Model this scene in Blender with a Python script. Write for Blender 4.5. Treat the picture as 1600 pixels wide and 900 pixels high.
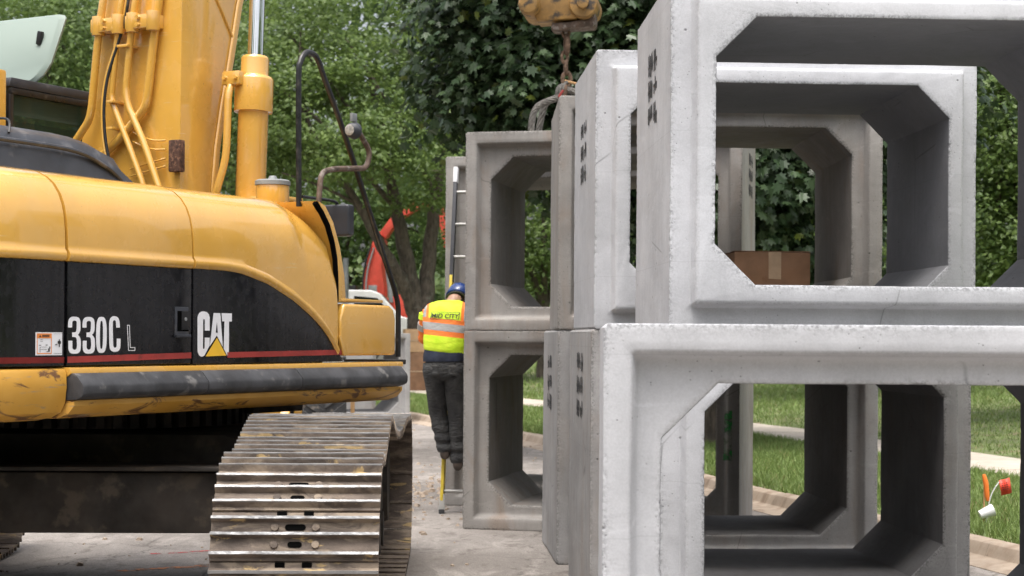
import bpy, bmesh, math, random
import numpy as np
from mathutils import Vector, Matrix, Euler

# ------------------------------------------------------------------ scene, camera, light
for o in list(bpy.data.objects):
    bpy.data.objects.remove(o, do_unlink=True)
scene = bpy.context.scene
COL = scene.collection
R = math.radians
FPX, CAMH, ROLL = 2600.0, 1.60, R(0.4)

cam_d = bpy.data.cameras.new('camera')
cam = bpy.data.objects.new('camera', cam_d)
COL.objects.link(cam)
cam.location = (0, 0, CAMH)
cam.rotation_euler = (R(90), -ROLL, 0)
cam_d.sensor_width = 36.0
cam_d.lens = 36.0 * FPX / 1600.0
cam_d.shift_y = 76.0 / 1600.0
cam_d.clip_start = 0.1
cam_d.clip_end = 1500
cam_d.dof.use_dof = True
cam_d.dof.focus_distance = 8.9
cam_d.dof.aperture_fstop = 5.0
scene.camera = cam

SUN_EL, SUN_AZ = R(72), R(195)     # azimuth clockwise from +Y: behind the camera, a little left
world = bpy.data.worlds.new('World')
scene.world = world
world.use_nodes = True
wn, wl = world.node_tree.nodes, world.node_tree.links
wn.clear()
w_out = wn.new('ShaderNodeOutputWorld')
w_bg = wn.new('ShaderNodeBackground')
w_sky = wn.new('ShaderNodeTexSky')
w_sky.sky_type = 'NISHITA'
w_sky.sun_disc = False
w_sky.sun_elevation = SUN_EL
w_sky.sun_rotation = SUN_AZ
w_sky.air_density = 1.0
w_sky.dust_density = 8.0
w_sky.ozone_density = 1.0
w_hsv = wn.new('ShaderNodeHueSaturation')
w_hsv.inputs['Saturation'].default_value = 0.38      # thin even cloud: the blue is mostly gone
wl.new(w_sky.outputs[0], w_hsv.inputs['Color'])
wl.new(w_hsv.outputs[0], w_bg.inputs['Color'])
w_bg.inputs['Strength'].default_value = 0.15
wl.new(w_bg.outputs[0], w_out.inputs['Surface'])

sun_d = bpy.data.lights.new('sun', 'SUN')
sun_d.energy = 0.6
sun_d.angle = R(25)
sun_d.color = (1.0, 0.96, 0.9)
sun = bpy.data.objects.new('sun', sun_d)
COL.objects.link(sun)
sdir = Vector((math.sin(SUN_AZ) * math.cos(SUN_EL), math.cos(SUN_AZ) * math.cos(SUN_EL), math.sin(SUN_EL)))
sun.location = sdir * 50
sun.rotation_euler = (-sdir).to_track_quat('-Z', 'Y').to_euler()

vs = scene.view_settings
vs.view_transform = 'Standard'
vs.look = 'None'
vs.gamma = 1.0
vs.use_curve_mapping = False
vs.exposure = 1.05


def unroll(px, py):
    dx, dy = px - 800.0, py - 526.0
    return dx * math.cos(ROLL) + dy * math.sin(ROLL), -dx * math.sin(ROLL) + dy * math.cos(ROLL)


def W(px, py, d):
    """world point at distance d that the photograph shows at (px, py)"""
    dx, dy = unroll(px, py)
    return Vector((dx * d / FPX, d, CAMH - dy * d / FPX))


# ------------------------------------------------------------------ materials
def rgb(c):
    return (c[0], c[1], c[2], 1.0)


class NT:
    def __init__(self, name):
        self.m = bpy.data.materials.new(name)
        self.m.use_nodes = True
        self.t = self.m.node_tree
        self.t.nodes.clear()
        self.out = self.n('ShaderNodeOutputMaterial')
        self.p = self.n('ShaderNodeBsdfPrincipled')
        self.l(self.p.outputs[0], self.out.inputs['Surface'])
        tc = self.n('ShaderNodeTexCoord')
        oi = self.n('ShaderNodeObjectInfo')
        mul = self.n('ShaderNodeMath'); mul.operation = 'MULTIPLY'; mul.inputs[1].default_value = 37.0
        self.l(oi.outputs['Random'], mul.inputs[0])
        add = self.n('ShaderNodeVectorMath'); add.operation = 'ADD'
        self.l(tc.outputs['Object'], add.inputs[0]); self.l(mul.outputs[0], add.inputs[1])
        self.vec = add.outputs[0]
        self.obj = tc.outputs['Object']
        self.random = oi.outputs['Random']

    def n(self, t):
        return self.t.nodes.new(t)

    def l(self, a, b):
        self.t.links.new(a, b)

    def mapped(self, scale):
        if scale is None:
            return self.vec
        mp = self.n('ShaderNodeVectorMath'); mp.operation = 'MULTIPLY'
        mp.inputs[1].default_value = scale
        self.l(self.vec, mp.inputs[0])
        return mp.outputs[0]

    def noise(self, scale, detail=4, stretch=None, rough=0.55, dist=0.0):
        x = self.n('ShaderNodeTexNoise')
        x.inputs['Scale'].default_value = scale
        x.inputs['Detail'].default_value = detail
        x.inputs['Roughness'].default_value = rough
        x.inputs['Distortion'].default_value = dist
        self.l(self.mapped(stretch), x.inputs['Vector'])
        return x.outputs['Fac']

    def voronoi(self, scale, feature='F1', stretch=None):
        x = self.n('ShaderNodeTexVoronoi')
        x.feature = feature
        x.inputs['Scale'].default_value = scale
        self.l(self.mapped(stretch), x.inputs['Vector'])
        return x.outputs['Distance']

    def rng(self, val, a, b, lo=0.0, hi=1.0):
        x = self.n('ShaderNodeMapRange')
        x.interpolation_type = 'SMOOTHSTEP'
        self.l(val, x.inputs['Value'])
        for i, v in zip(('From Min', 'From Max', 'To Min', 'To Max'), (a, b, lo, hi)):
            x.inputs[i].default_value = v
        return x.outputs[0]

    def math(self, op, a, b=None):
        x = self.n('ShaderNodeMath'); x.operation = op
        for i, v in enumerate((a, b)):
            if v is None:
                continue
            if isinstance(v, (int, float)):
                x.inputs[i].default_value = v
            else:
                self.l(v, x.inputs[i])
        return x.outputs[0]

    def mix(self, fac, a, b, blend='MIX'):
        x = self.n('ShaderNodeMix'); x.data_type = 'RGBA'; x.blend_type = blend
        if isinstance(fac, (int, float)):
            x.inputs[0].default_value = fac
        else:
            self.l(fac, x.inputs[0])
        for s, v in ((6, a), (7, b)):
            if isinstance(v, tuple):
                x.inputs[s].default_value = rgb(v)
            else:
                self.l(v, x.inputs[s])
        return x.outputs[2]

    def attr(self, name):
        x = self.n('ShaderNodeAttribute'); x.attribute_name = name
        return x.outputs['Fac']

    def bump(self, height, strength=0.3, dist=0.01):
        x = self.n('ShaderNodeBump')
        x.inputs['Strength'].default_value = strength
        x.inputs['Distance'].default_value = dist
        self.l(height, x.inputs['Height'])
        self.l(x.outputs[0], self.p.inputs['Normal'])

    def fin(self, color, rough=0.6, metal=0.0, coat=0.0, spec=0.5):
        if isinstance(color, tuple):
            self.p.inputs['Base Color'].default_value = rgb(color)
        else:
            self.l(color, self.p.inputs['Base Color'])
        if isinstance(rough, (int, float)):
            self.p.inputs['Roughness'].default_value = rough
        else:
            self.l(rough, self.p.inputs['Roughness'])
        self.p.inputs['Metallic'].default_value = metal
        self.p.inputs['Coat Weight'].default_value = coat
        self.p.inputs['Coat Roughness'].default_value = 0.04
        self.p.inputs['Coat IOR'].default_value = 1.65
        self.p.inputs['Specular IOR Level'].default_value = spec
        return self.m


def plain(name, c, rough=0.6, metal=0.0, var=0.25, scale=8.0, dirt=None, dirt_amt=0.0, bump=0.0, bscale=60.0, coat=0.0, stretch=None, spec=0.5):
    t = NT(name)
    n = t.noise(scale, 5, stretch)
    dark = tuple(x * (1 - var) for x in c)
    lite = tuple(min(1, x * (1 + var)) for x in c)
    col = t.mix(t.rng(n, 0.3, 0.7), dark, lite)
    if dirt:
        col = t.mix(t.rng(t.noise(scale * 1.7, 7), 0.62 - dirt_amt * 0.3, 0.72 - dirt_amt * 0.2), col, dirt)
    if bump:
        t.bump(t.noise(bscale, 4), bump, 0.004)
    r = t.rng(t.noise(scale * 2.3, 4), 0.3, 0.7, max(0.03, rough - 0.08), min(1, rough + 0.1))
    return t.fin(col, r, metal, coat, spec)


def concrete(name, c, stain=(0.25, 0.17, 0.11), stain_amt=0.0, inner_dark=0.9, wear=1.0):
    t = NT(name)
    big = t.rng(t.noise(1.6, 6, None, 0.6, 0.4), 0.3, 0.72)
    col = t.mix(big, tuple(x * (1 - 0.2 * wear) for x in c), tuple(min(1, x * 1.1) for x in c))
    # cast streaks that run down the faces
    st = t.rng(t.noise(7.0, 4, (2.2, 2.2, 0.22)), 0.35, 0.75, 0.0, 0.32 * wear)
    col = t.mix(st, col, tuple(x * 0.62 for x in c))
    # blotches of darker paste
    bl = t.rng(t.noise(5.0, 7, None, 0.65, 1.2), 0.56, 0.72, 0.0, 0.35 * wear)
    col = t.mix(bl, col, tuple(x * 0.6 for x in c))
    # lighter trowel smears
    sm = t.rng(t.noise(3.1, 6, (0.6, 1.2, 2.2), 0.6, 2.0), 0.58, 0.7, 0.0, 0.4)
    col = t.mix(sm, col, tuple(min(1, x * 1.2) for x in c))
    if stain_amt:
        s = t.rng(t.noise(2.3, 7, (1.6, 1.6, 0.55), 0.62, 1.0), 0.45, 0.74, 0.0, stain_amt)
        col = t.mix(s, col, stain)
    # pin holes
    v = t.voronoi(38.0)
    holes = t.math('MULTIPLY', t.rng(v, 0.05, 0.16, 1.0, 0.0), t.rng(t.noise(4.0, 3), 0.52, 0.62))
    col = t.mix(t.math('MULTIPLY', holes, 0.7), col, tuple(x * 0.25 for x in c))
    # larger air holes, sparse
    v2 = t.voronoi(15.0)
    big_h = t.math('MULTIPLY', t.rng(v2, 0.06, 0.13, 1.0, 0.0), t.rng(t.noise(2.6, 4), 0.55, 0.62))
    col = t.mix(t.math('MULTIPLY', big_h, 0.75), col, tuple(x * 0.22 for x in c))
    # faint form joints
    fj = t.n('ShaderNodeSeparateXYZ'); t.l(t.obj, fj.inputs[0])
    fz = t.math('ABSOLUTE', t.math('SUBTRACT', t.math('FRACT', t.math('MULTIPLY', fj.outputs[2], 1.62)), 0.5))
    col = t.mix(t.math('MULTIPLY', t.rng(fz, 0.0, 0.006, 1.0, 0.0), 0.22), col, tuple(x * 0.5 for x in c))
    # hairline cracks
    cr = t.math('MULTIPLY', t.rng(t.voronoi(1.1, 'DISTANCE_TO_EDGE', (1.0, 1.0, 0.8)), 0.0, 0.006, 1.0, 0.0), t.rng(t.noise(1.3, 2), 0.55, 0.6))
    col = t.mix(t.math('MULTIPLY', cr, 0.55), col, tuple(x * 0.35 for x in c))
    # inside faces are multiplied evenly to a darker grey
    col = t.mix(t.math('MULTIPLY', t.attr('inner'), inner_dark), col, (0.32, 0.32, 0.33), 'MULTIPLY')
    # exposed aggregate along broken arrises
    ch = t.math('MULTIPLY', t.attr('chip'), t.rng(t.noise(75.0, 5, None, 0.65), 0.47, 0.56))
    col = t.mix(t.math('MULTIPLY', ch, 0.72 if wear > 0.8 else 0.6), col, tuple(x * 0.3 for x in c))
    fine = t.rng(t.noise(140.0, 3), 0.25, 0.75, 0.94, 1.04)
    fcol = t.n('ShaderNodeVectorMath'); fcol.operation = 'MULTIPLY'
    t.l(col, fcol.inputs[0]); t.l(fine, fcol.inputs[1])
    h = t.math('ADD', t.math('MULTIPLY', t.noise(16.0, 6, None, 0.5), 0.7), t.math('ADD', t.math('MULTIPLY', holes, -0.6), t.math('MULTIPLY', big_h, -1.2)))
    h = t.math('ADD', h, t.math('MULTIPLY', ch, -0.35))
    t.bump(h, 0.34, 0.012)
    return t.fin(fcol.outputs[0], 0.82, 0.0, 0.0, 0.35)


def leaf_mat(name, c_dark, c_lite, trans=0.22, rough=0.42, c_dry=None):
    t = NT(name)
    g = t.n('ShaderNodeNewGeometry')
    r = g.outputs['Random Per Island']
    col = t.mix(r, c_dark, c_lite)
    if c_dry:
        x = t.math('FRACT', t.math('MULTIPLY', r, 57.3))
        col = t.mix(t.rng(x, 0.965, 0.975), col, c_dry)
    t.fin(col, rough, 0, 0, 0.4)
    tr = t.n('ShaderNodeBsdfTranslucent')
    t.l(t.mix(0.5, col, tuple(min(1, a * 1.5) for a in c_lite)), tr.inputs['Color'])
    ms = t.n('ShaderNodeMixShader')
    ms.inputs[0].default_value = trans
    t.l(t.p.outputs[0], ms.inputs[1]); t.l(tr.outputs[0], ms.inputs[2])
    t.l(ms.outputs[0], t.out.inputs['Surface'])
    return t.m


def yellow_paint():
    t = NT('machine_yellow_paint')
    c = (0.66, 0.345, 0.052)
    col = t.mix(t.rng(t.noise(1.7, 4), 0.3, 0.7), (0.62, 0.335, 0.052), (0.71, 0.39, 0.068))
    fade = t.rng(t.noise(3.2, 6, (1, 1, 0.35)), 0.5, 0.75, 0.0, 0.22)
    col = t.mix(fade, col, (0.62, 0.42, 0.17))
    drip = t.rng(t.noise(14.0, 4, (1, 1, 0.08)), 0.6, 0.8, 0.0, 0.3)
    col = t.mix(drip, col, (0.42, 0.26, 0.10))
    dust = t.rng(t.noise(2.1, 7, (1, 1, 0.6), 0.62, 0.6), 0.50, 0.74, 0.0, 0.14)
    col = t.mix(dust, col, (0.46, 0.36, 0.23))
    scr = t.math('MULTIPLY', t.rng(t.noise(30.0, 3, (0.15, 0.12, 3.0)), 0.66, 0.70), t.rng(t.noise(2.0, 2), 0.54, 0.6))
    col = t.mix(t.math('MULTIPLY', scr, 0.5), col, (0.70, 0.52, 0.28))
    sp = t.math('MULTIPLY', t.rng(t.noise(60.0, 3), 0.68, 0.74), t.rng(t.noise(3.0, 2), 0.5, 0.6))
    col = t.mix(t.math('MULTIPLY', sp, 0.7), col, (0.13, 0.07, 0.03))
    r = t.rng(t.noise(6.0, 5), 0.35, 0.7, 0.20, 0.36)
    t.bump(t.noise(2.5, 3), 0.03, 0.02)
    return t.fin(col, r, 0.0, 1.0, 0.6)


def worn_yellow():
    t = NT('scraped_yellow_steel')
    col = t.mix(t.rng(t.noise(3.0, 4), 0.3, 0.7), (0.56, 0.29, 0.04), (0.66, 0.37, 0.08))
    s = t.rng(t.noise(5.0, 8, (1.0, 0.45, 1.6), 0.62, 1.5), 0.56, 0.62)
    col = t.mix(s, col, (0.16, 0.075, 0.03))
    s2 = t.rng(t.noise(9.0, 6, (0.35, 0.35, 2.5), 0.6, 0.5), 0.6, 0.66, 0.0, 0.8)
    col = t.mix(s2, col, (0.33, 0.25, 0.17))
    t.bump(t.math('MULTIPLY', s, -1.0), 0.3, 0.004)
    return t.fin(col, 0.45, 0.0, 0.0, 0.5)


def track_steel():
    t = NT('muddy_track_steel')
    geo = t.n('ShaderNodeNewGeometry')
    col = t.mix(t.rng(t.noise(12.0, 6, (0.4, 1, 1)), 0.3, 0.7), (0.065, 0.05, 0.04), (0.16, 0.125, 0.10))
    mud = t.rng(t.noise(4.0, 7, (0.8, 2.5, 1.0), 0.62, 0.8), 0.47, 0.60)
    col = t.mix(t.math('MULTIPLY', mud, 0.85), col, (0.27, 0.215, 0.16))
    ochre = t.rng(t.noise(7.0, 6, (0.7, 2, 1), 0.6, 0.5), 0.60, 0.66)
    col = t.mix(t.math('MULTIPLY', ochre, 0.8), col, (0.46, 0.33, 0.15))
    g = t.math('MULTIPLY', t.attr('tip'), t.rng(t.noise(18.0, 4), 0.25, 0.5, 0.45, 1.0))
    col = t.mix(g, col, (0.27, 0.27, 0.27))
    t.bump(t.noise(30.0, 7), 0.7, 0.010)
    r = t.rng(g, 0.0, 1.0, 0.8, 0.36)
    m = t.fin(col, r, 0.0)
    t.l(t.math('MULTIPLY', g, 0.5), t.p.inputs['Metallic'])
    return m


def road_mat():
    t = NT('dusty_road_concrete')
    col = t.mix(t.rng(t.noise(0.5, 6, None, 0.6, 0.5), 0.3, 0.7), (0.20, 0.18, 0.163), (0.335, 0.305, 0.28))
    col = t.mix(t.rng(t.noise(2.4, 8, (1.4, 0.5, 1), 0.65, 0.8), 0.48, 0.68, 0, 0.65), col, (0.40, 0.365, 0.335))
    col = t.mix(t.rng(t.noise(5.0, 8, (1.0, 0.6, 1), 0.68, 0.6), 0.52, 0.64, 0, 0.65), col, (0.15, 0.13, 0.115))
    grit = t.rng(t.noise(110.0, 3), 0.3, 0.75, 0.72, 1.18)
    wob = t.noise(3.0, 4)
    ck = t.n('ShaderNodeTexVoronoi'); ck.feature = 'DISTANCE_TO_EDGE'; ck.inputs['Scale'].default_value = 0.55
    va = t.n('ShaderNodeVectorMath'); va.operation = 'ADD'
    t.l(t.vec, va.inputs[0]); t.l(t.math('MULTIPLY', wob, 0.5), va.inputs[1]); t.l(va.outputs[0], ck.inputs['Vector'])
    cr = t.math('MULTIPLY', t.rng(ck.outputs['Distance'], 0.002, 0.008, 1, 0), t.rng(t.noise(0.9, 3), 0.40, 0.5))
    col = t.mix(t.math('MULTIPLY', cr, 0.5), col, (0.09, 0.08, 0.07))
    m = t.n('ShaderNodeVectorMath'); m.operation = 'MULTIPLY'
    t.l(col, m.inputs[0]); t.l(grit, m.inputs[1])
    h = t.math('ADD', t.math('MULTIPLY', t.noise(60.0, 6), 0.5), t.math('MULTIPLY', cr, -1.0))
    h = t.math('ADD', h, t.noise(9.0, 4))
    t.bump(h, 0.5, 0.012)
    return t.fin(m.outputs[0], 0.9, 0, 0, 0.3)


M = {}
M['yellow'] = yellow_paint()
M['worn'] = worn_yellow()
M['track'] = track_steel()
M['grimy'] = plain('greasy_worn_yellow_steel', (0.30, 0.17, 0.05), 0.55, 0, 0.3, 5.0, (0.05, 0.038, 0.028), 0.42, 0.3, 30)
M['road'] = road_mat()
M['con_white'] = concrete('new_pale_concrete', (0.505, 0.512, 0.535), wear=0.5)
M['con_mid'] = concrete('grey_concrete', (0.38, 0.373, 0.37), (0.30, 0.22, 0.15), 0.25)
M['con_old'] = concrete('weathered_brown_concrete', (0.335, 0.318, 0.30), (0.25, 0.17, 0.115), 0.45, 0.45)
M['black'] = plain('black_panel_paint', (0.0065, 0.0065, 0.008), 0.24, 0, 0.5, 9.0, None, 0, 0.02, 30, 0.0, (6, 6, 0.25))
M['rubber'] = plain('scuffed_black_rubber', (0.045, 0.046, 0.05), 0.62, 0, 0.4, 6.0, (0.14, 0.135, 0.13), 0.15, 0.25, 70)
M['plastic'] = plain('grey_black_plastic', (0.035, 0.038, 0.046), 0.42, 0, 0.3, 5.0, (0.09, 0.09, 0.095), 0.12, 0.05, 90)
M['gloss_black'] = plain('black_tube_paint', (0.012, 0.012, 0.013), 0.35, 0, 0.3, 9, (0.05, 0.045, 0.04), 0.1)
M['under'] = plain('oily_dark_undercarriage', (0.030, 0.024, 0.019), 0.75, 0, 0.5, 4.0, (0.075, 0.058, 0.042), 0.30, 0.4, 25)
M['rust'] = plain('rusty_scraped_tube', (0.10, 0.068, 0.05), 0.7, 0.2, 0.5, 14.0, (0.20, 0.17, 0.15), 0.35, 0.3, 60)
M['rust_dark'] = plain('dark_rust', (0.075, 0.035, 0.022), 0.9, 0, 0.5, 30.0, (0.20, 0.10, 0.06), 0.35, 0.8, 60)
M['chrome'] = plain('chrome_rod', (0.75, 0.76, 0.78), 0.08, 1.0, 0.03, 3)
M['red'] = plain('red_stripe', (0.30, 0.035, 0.03), 0.45, 0, 0.15, 6, (0.16, 0.03, 0.025), 0.1)
M['white_vinyl'] = plain('white_lettering', (0.80, 0.80, 0.82), 0.45, 0, 0.05, 8)
M['yellow_vinyl'] = plain('yellow_logo_triangle', (0.83, 0.50, 0.035), 0.4, 0, 0.06, 8)
M['orange_vinyl'] = plain('orange_warning_print', (0.80, 0.26, 0.06), 0.5, 0, 0.1, 10)
M['ink'] = plain('black_print', (0.02, 0.02, 0.02), 0.6, 0, 0.2, 10)
M['hole'] = plain('black_hole', (0.004, 0.004, 0.004), 1.0, 0, 0.2, 10, spec=0.0)
M['lens'] = plain('lamp_glass', (0.32, 0.30, 0.27), 0.12, 0, 0.5, 40)
M['skin'] = plain('skin', (0.42, 0.24, 0.17), 0.55, 0, 0.15, 20)
M['hair'] = plain('dark_hair', (0.025, 0.017, 0.012), 0.7, 0, 0.3, 80)
M['helmet'] = plain('blue_hard_hat', (0.012, 0.04, 0.17), 0.3, 0, 0.15, 8, None, 0, 0, 60, 0.3)
M['trouser'] = plain('grey_work_trousers', (0.050, 0.050, 0.050), 0.9, 0, 0.35, 9, None, 0, 0.35, 18)
def _trouser():
    t = NT('creased_grey_trousers')
    col = t.mix(t.rng(t.noise(9, 5), 0.3, 0.7), (0.036, 0.036, 0.037), (0.066, 0.066, 0.065))
    col = t.mix(t.rng(t.noise(5, 6, (1, 1, 0.7)), 0.55, 0.7, 0, 0.5), col, (0.10, 0.092, 0.08))
    t.bump(t.noise(13.0, 5, (1.0, 1.0, 2.4), 0.5, 1.0), 0.9, 0.03)
    return t.fin(col, 0.9, 0, 0, 0.3)


M['trouser'] = _trouser()
M['navy'] = plain('navy_shirt', (0.022, 0.028, 0.05), 0.9, 0, 0.3, 9, None, 0, 0.3, 20)
M['boot'] = plain('brown_boot_leather', (0.05, 0.035, 0.026), 0.8, 0, 0.4, 20, None, 0, 0.3, 50)
M['hv_orange'] = plain('orange_fabric', (0.95, 0.22, 0.035), 0.75, 0, 0.12, 10, None, 0, 0.3, 25)
M['lime'] = plain('lime_fabric', (0.66, 0.9, 0.03), 0.75, 0, 0.1, 10)
M['cardboard'] = plain('brown_cardboard', (0.215, 0.118, 0.066), 0.85, 0, 0.16, 5, (0.20, 0.10, 0.05), 0.05, 0.1, 40)
M['spray_flag'] = plain('red_flag_plastic', (0.78, 0.07, 0.04), 0.5, 0, 0.1, 10)
M['cardboard_lite'] = plain('tan_cardboard', (0.47, 0.30, 0.17), 0.85, 0, 0.12, 5)
M['tape'] = plain('packing_tape', (0.42, 0.30, 0.20), 0.35, 0, 0.12, 10)
M['fibre_y'] = plain('yellow_fibreglass', (0.62, 0.47, 0.05), 0.5, 0, 0.15, 8)
M['fibre_g'] = plain('dark_grey_rail', (0.05, 0.052, 0.06), 0.5, 0, 0.2, 8)
M['alu'] = plain('dusty_aluminium', (0.36, 0.355, 0.34), 0.5, 0.5, 0.15, 12)
M['steel_rope'] = plain('grey_wire_rope', (0.17, 0.16, 0.145), 0.6, 0.4, 0.3, 30, None, 0, 0.8, 120)
M['chain'] = plain('rusty_lifting_chain', (0.15, 0.095, 0.065), 0.75, 0.3, 0.4, 25, (0.26, 0.18, 0.12), 0.3, 0.5, 60)
M['bark'] = plain('grey_brown_bark', (0.085, 0.068, 0.052), 0.95, 0, 0.45, 5, (0.12, 0.115, 0.09), 0.2, 0.9, 22, 0, (3, 3, 0.7))
M['red_machine'] = plain('red_orange_machine_paint', (0.56, 0.07, 0.045), 0.45, 0, 0.12, 4)
M['white_paint'] = plain('white_vehicle_paint', (0.78, 0.78, 0.77), 0.3, 0, 0.04, 3, None, 0, 0, 60, 0.3)
M['tyre'] = plain('dusty_tyre_rubber', (0.045, 0.045, 0.046), 0.85, 0, 0.3, 8, (0.16, 0.14, 0.12), 0.2, 0.3, 40)
M['grey_metal'] = plain('galvanised_grey', (0.24, 0.25, 0.25), 0.55, 0.3, 0.15, 6)
M['wood'] = plain('raw_pine', (0.50, 0.30, 0.14), 0.8, 0, 0.2, 12, None, 0, 0.2, 30, 0, (1, 1, 0.1))
M['kerb'] = concrete('tan_kerb_concrete', (0.40, 0.325, 0.255), (0.17, 0.11, 0.07), 0.75)
M['walk'] = concrete('pale_pavement_concrete', (0.50, 0.44, 0.37), (0.33, 0.27, 0.2), 0.3)
M['soil'] = plain('lawn_soil', (0.115, 0.140, 0.052), 0.95, 0, 0.4, 1.8, (0.17, 0.14, 0.075), 0.3, 0.5, 30)
M['grass'] = leaf_mat('grass_blades', (0.105, 0.165, 0.038), (0.205, 0.28, 0.08), 0.2, 0.55, (0.30, 0.24, 0.11))
M['maple'] = leaf_mat('dark_maple_leaves', (0.024, 0.050, 0.020), (0.066, 0.104, 0.046), 0.18, 0.33, (0.10, 0.13, 0.02))
M['leaf_mid'] = leaf_mat('mid_green_leaves', (0.052, 0.096, 0.022), (0.165, 0.235, 0.062), 0.40, 0.45)
M['leaf_lite'] = leaf_mat('bright_green_leaves', (0.055, 0.105, 0.022), (0.150, 0.220, 0.055), 0.35, 0.45)
M['leaf_far'] = leaf_mat('distant_leaves', (0.058, 0.105, 0.030), (0.160, 0.235, 0.075), 0.40, 0.5)
M['flower'] = leaf_mat('orange_yellow_flowers', (0.60, 0.22, 0.04), (0.75, 0.50, 0.10), 0.2, 0.5)
M['glass_dark'] = plain('dark_window_glass', (0.012, 0.016, 0.016), 0.06, 0, 0.1, 3, None, 0, 0, 60, 0, None, 0.8)


def glass(name, c, rough=0.04, alpha=0.3):
    t = NT(name)
    t.fin(c, rough, 0, 0, 0.5)
    tr = t.n('ShaderNodeBsdfTransparent')
    tr.inputs['Color'].default_value = (0.62 + c[0] * 0.3, 0.72 + c[1] * 0.3, 0.66 + c[2] * 0.3, 1)
    ms = t.n('ShaderNodeMixShader'); ms.inputs[0].default_value = alpha
    t.l(tr.outputs[0], ms.inputs[1]); t.l(t.p.outputs[0], ms.inputs[2])
    t.l(ms.outputs[0], t.out.inputs['Surface'])
    return t.m


M['hatch'] = glass('pale_green_polycarbonate', (0.30, 0.365, 0.325), 0.22, 0.86)
M['cab_glass'] = glass('green_tinted_glass', (0.03, 0.06, 0.045), 0.03, 0.45)


def stencil_mat():
    t = NT('worn_black_stencil_ink')
    t.fin((0.03, 0.03, 0.033), 0.85)
    a = t.rng(t.noise(22.0, 6, (1, 1, 1)), 0.30, 0.50, 0.25, 0.92)
    tr = t.n('ShaderNodeBsdfTransparent')
    ms = t.n('ShaderNodeMixShader')
    t.l(a, ms.inputs[0]); t.l(tr.outputs[0], ms.inputs[1]); t.l(t.p.outputs[0], ms.inputs[2])
    t.l(ms.outputs[0], t.out.inputs['Surface'])
    return t.m


M['stencil'] = stencil_mat()


def spray_mat(name, c):
    t = NT(name)
    t.fin(c, 0.8)
    a = t.rng(t.noise(14.0, 6), 0.38, 0.62, 0.0, 0.75)
    tr = t.n('ShaderNodeBsdfTransparent')
    ms = t.n('ShaderNodeMixShader')
    t.l(a, ms.inputs[0]); t.l(tr.outputs[0], ms.inputs[1]); t.l(t.p.outputs[0], ms.inputs[2])
    t.l(ms.outputs[0], t.out.inputs['Surface'])
    return t.m


M['spray_red'] = spray_mat('red_spray_paint', (0.55, 0.06, 0.06))
M['spray_orange'] = spray_mat('orange_spray_paint', (0.75, 0.28, 0.10))
M['spray_green'] = spray_mat('green_spray_paint', (0.02, 0.35, 0.06))


def vest_mat():
    t = NT('lime_orange_safety_vest')
    s = t.n('ShaderNodeSeparateXYZ'); t.l(t.obj, s.inputs[0])
    x, z = s.outputs[0], s.outputs[2]
    lime = t.mix(t.rng(t.noise(9.0, 4), 0.3, 0.7), (0.58, 0.86, 0.02), (0.74, 0.95, 0.05))
    orange, silver = (0.95, 0.23, 0.04), (0.40, 0.40, 0.39)

    def band(v, c, h):
        return t.math('LESS_THAN', t.math('ABSOLUTE', t.math('SUBTRACT', v, c)), h)
    zz = t.math('ADD', z, t.math('MULTIPLY', x, 0.10))
    ax = t.math('ABSOLUTE', t.math('SUBTRACT', x, 0.0))
    col = t.mix(t.math('GREATER_THAN', ax, 0.145), lime, orange)
    col = t.mix(band(ax, 0.195, 0.024), col, silver)
    low = t.math('LESS_THAN', zz, 0.985)
    col = t.mix(low, col, lime)
    col = t.mix(band(zz, 1.015, 0.078), col, orange)
    col = t.mix(band(zz, 1.018, 0.034), col, silver)
    col = t.mix(t.math('LESS_THAN', zz, 0.792), col, orange)
    t.bump(t.noise(11.0, 4, (1, 1, 2.0)), 0.5, 0.02)
    return t.fin(col, 0.75)


M['vest'] = vest_mat()


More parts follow.
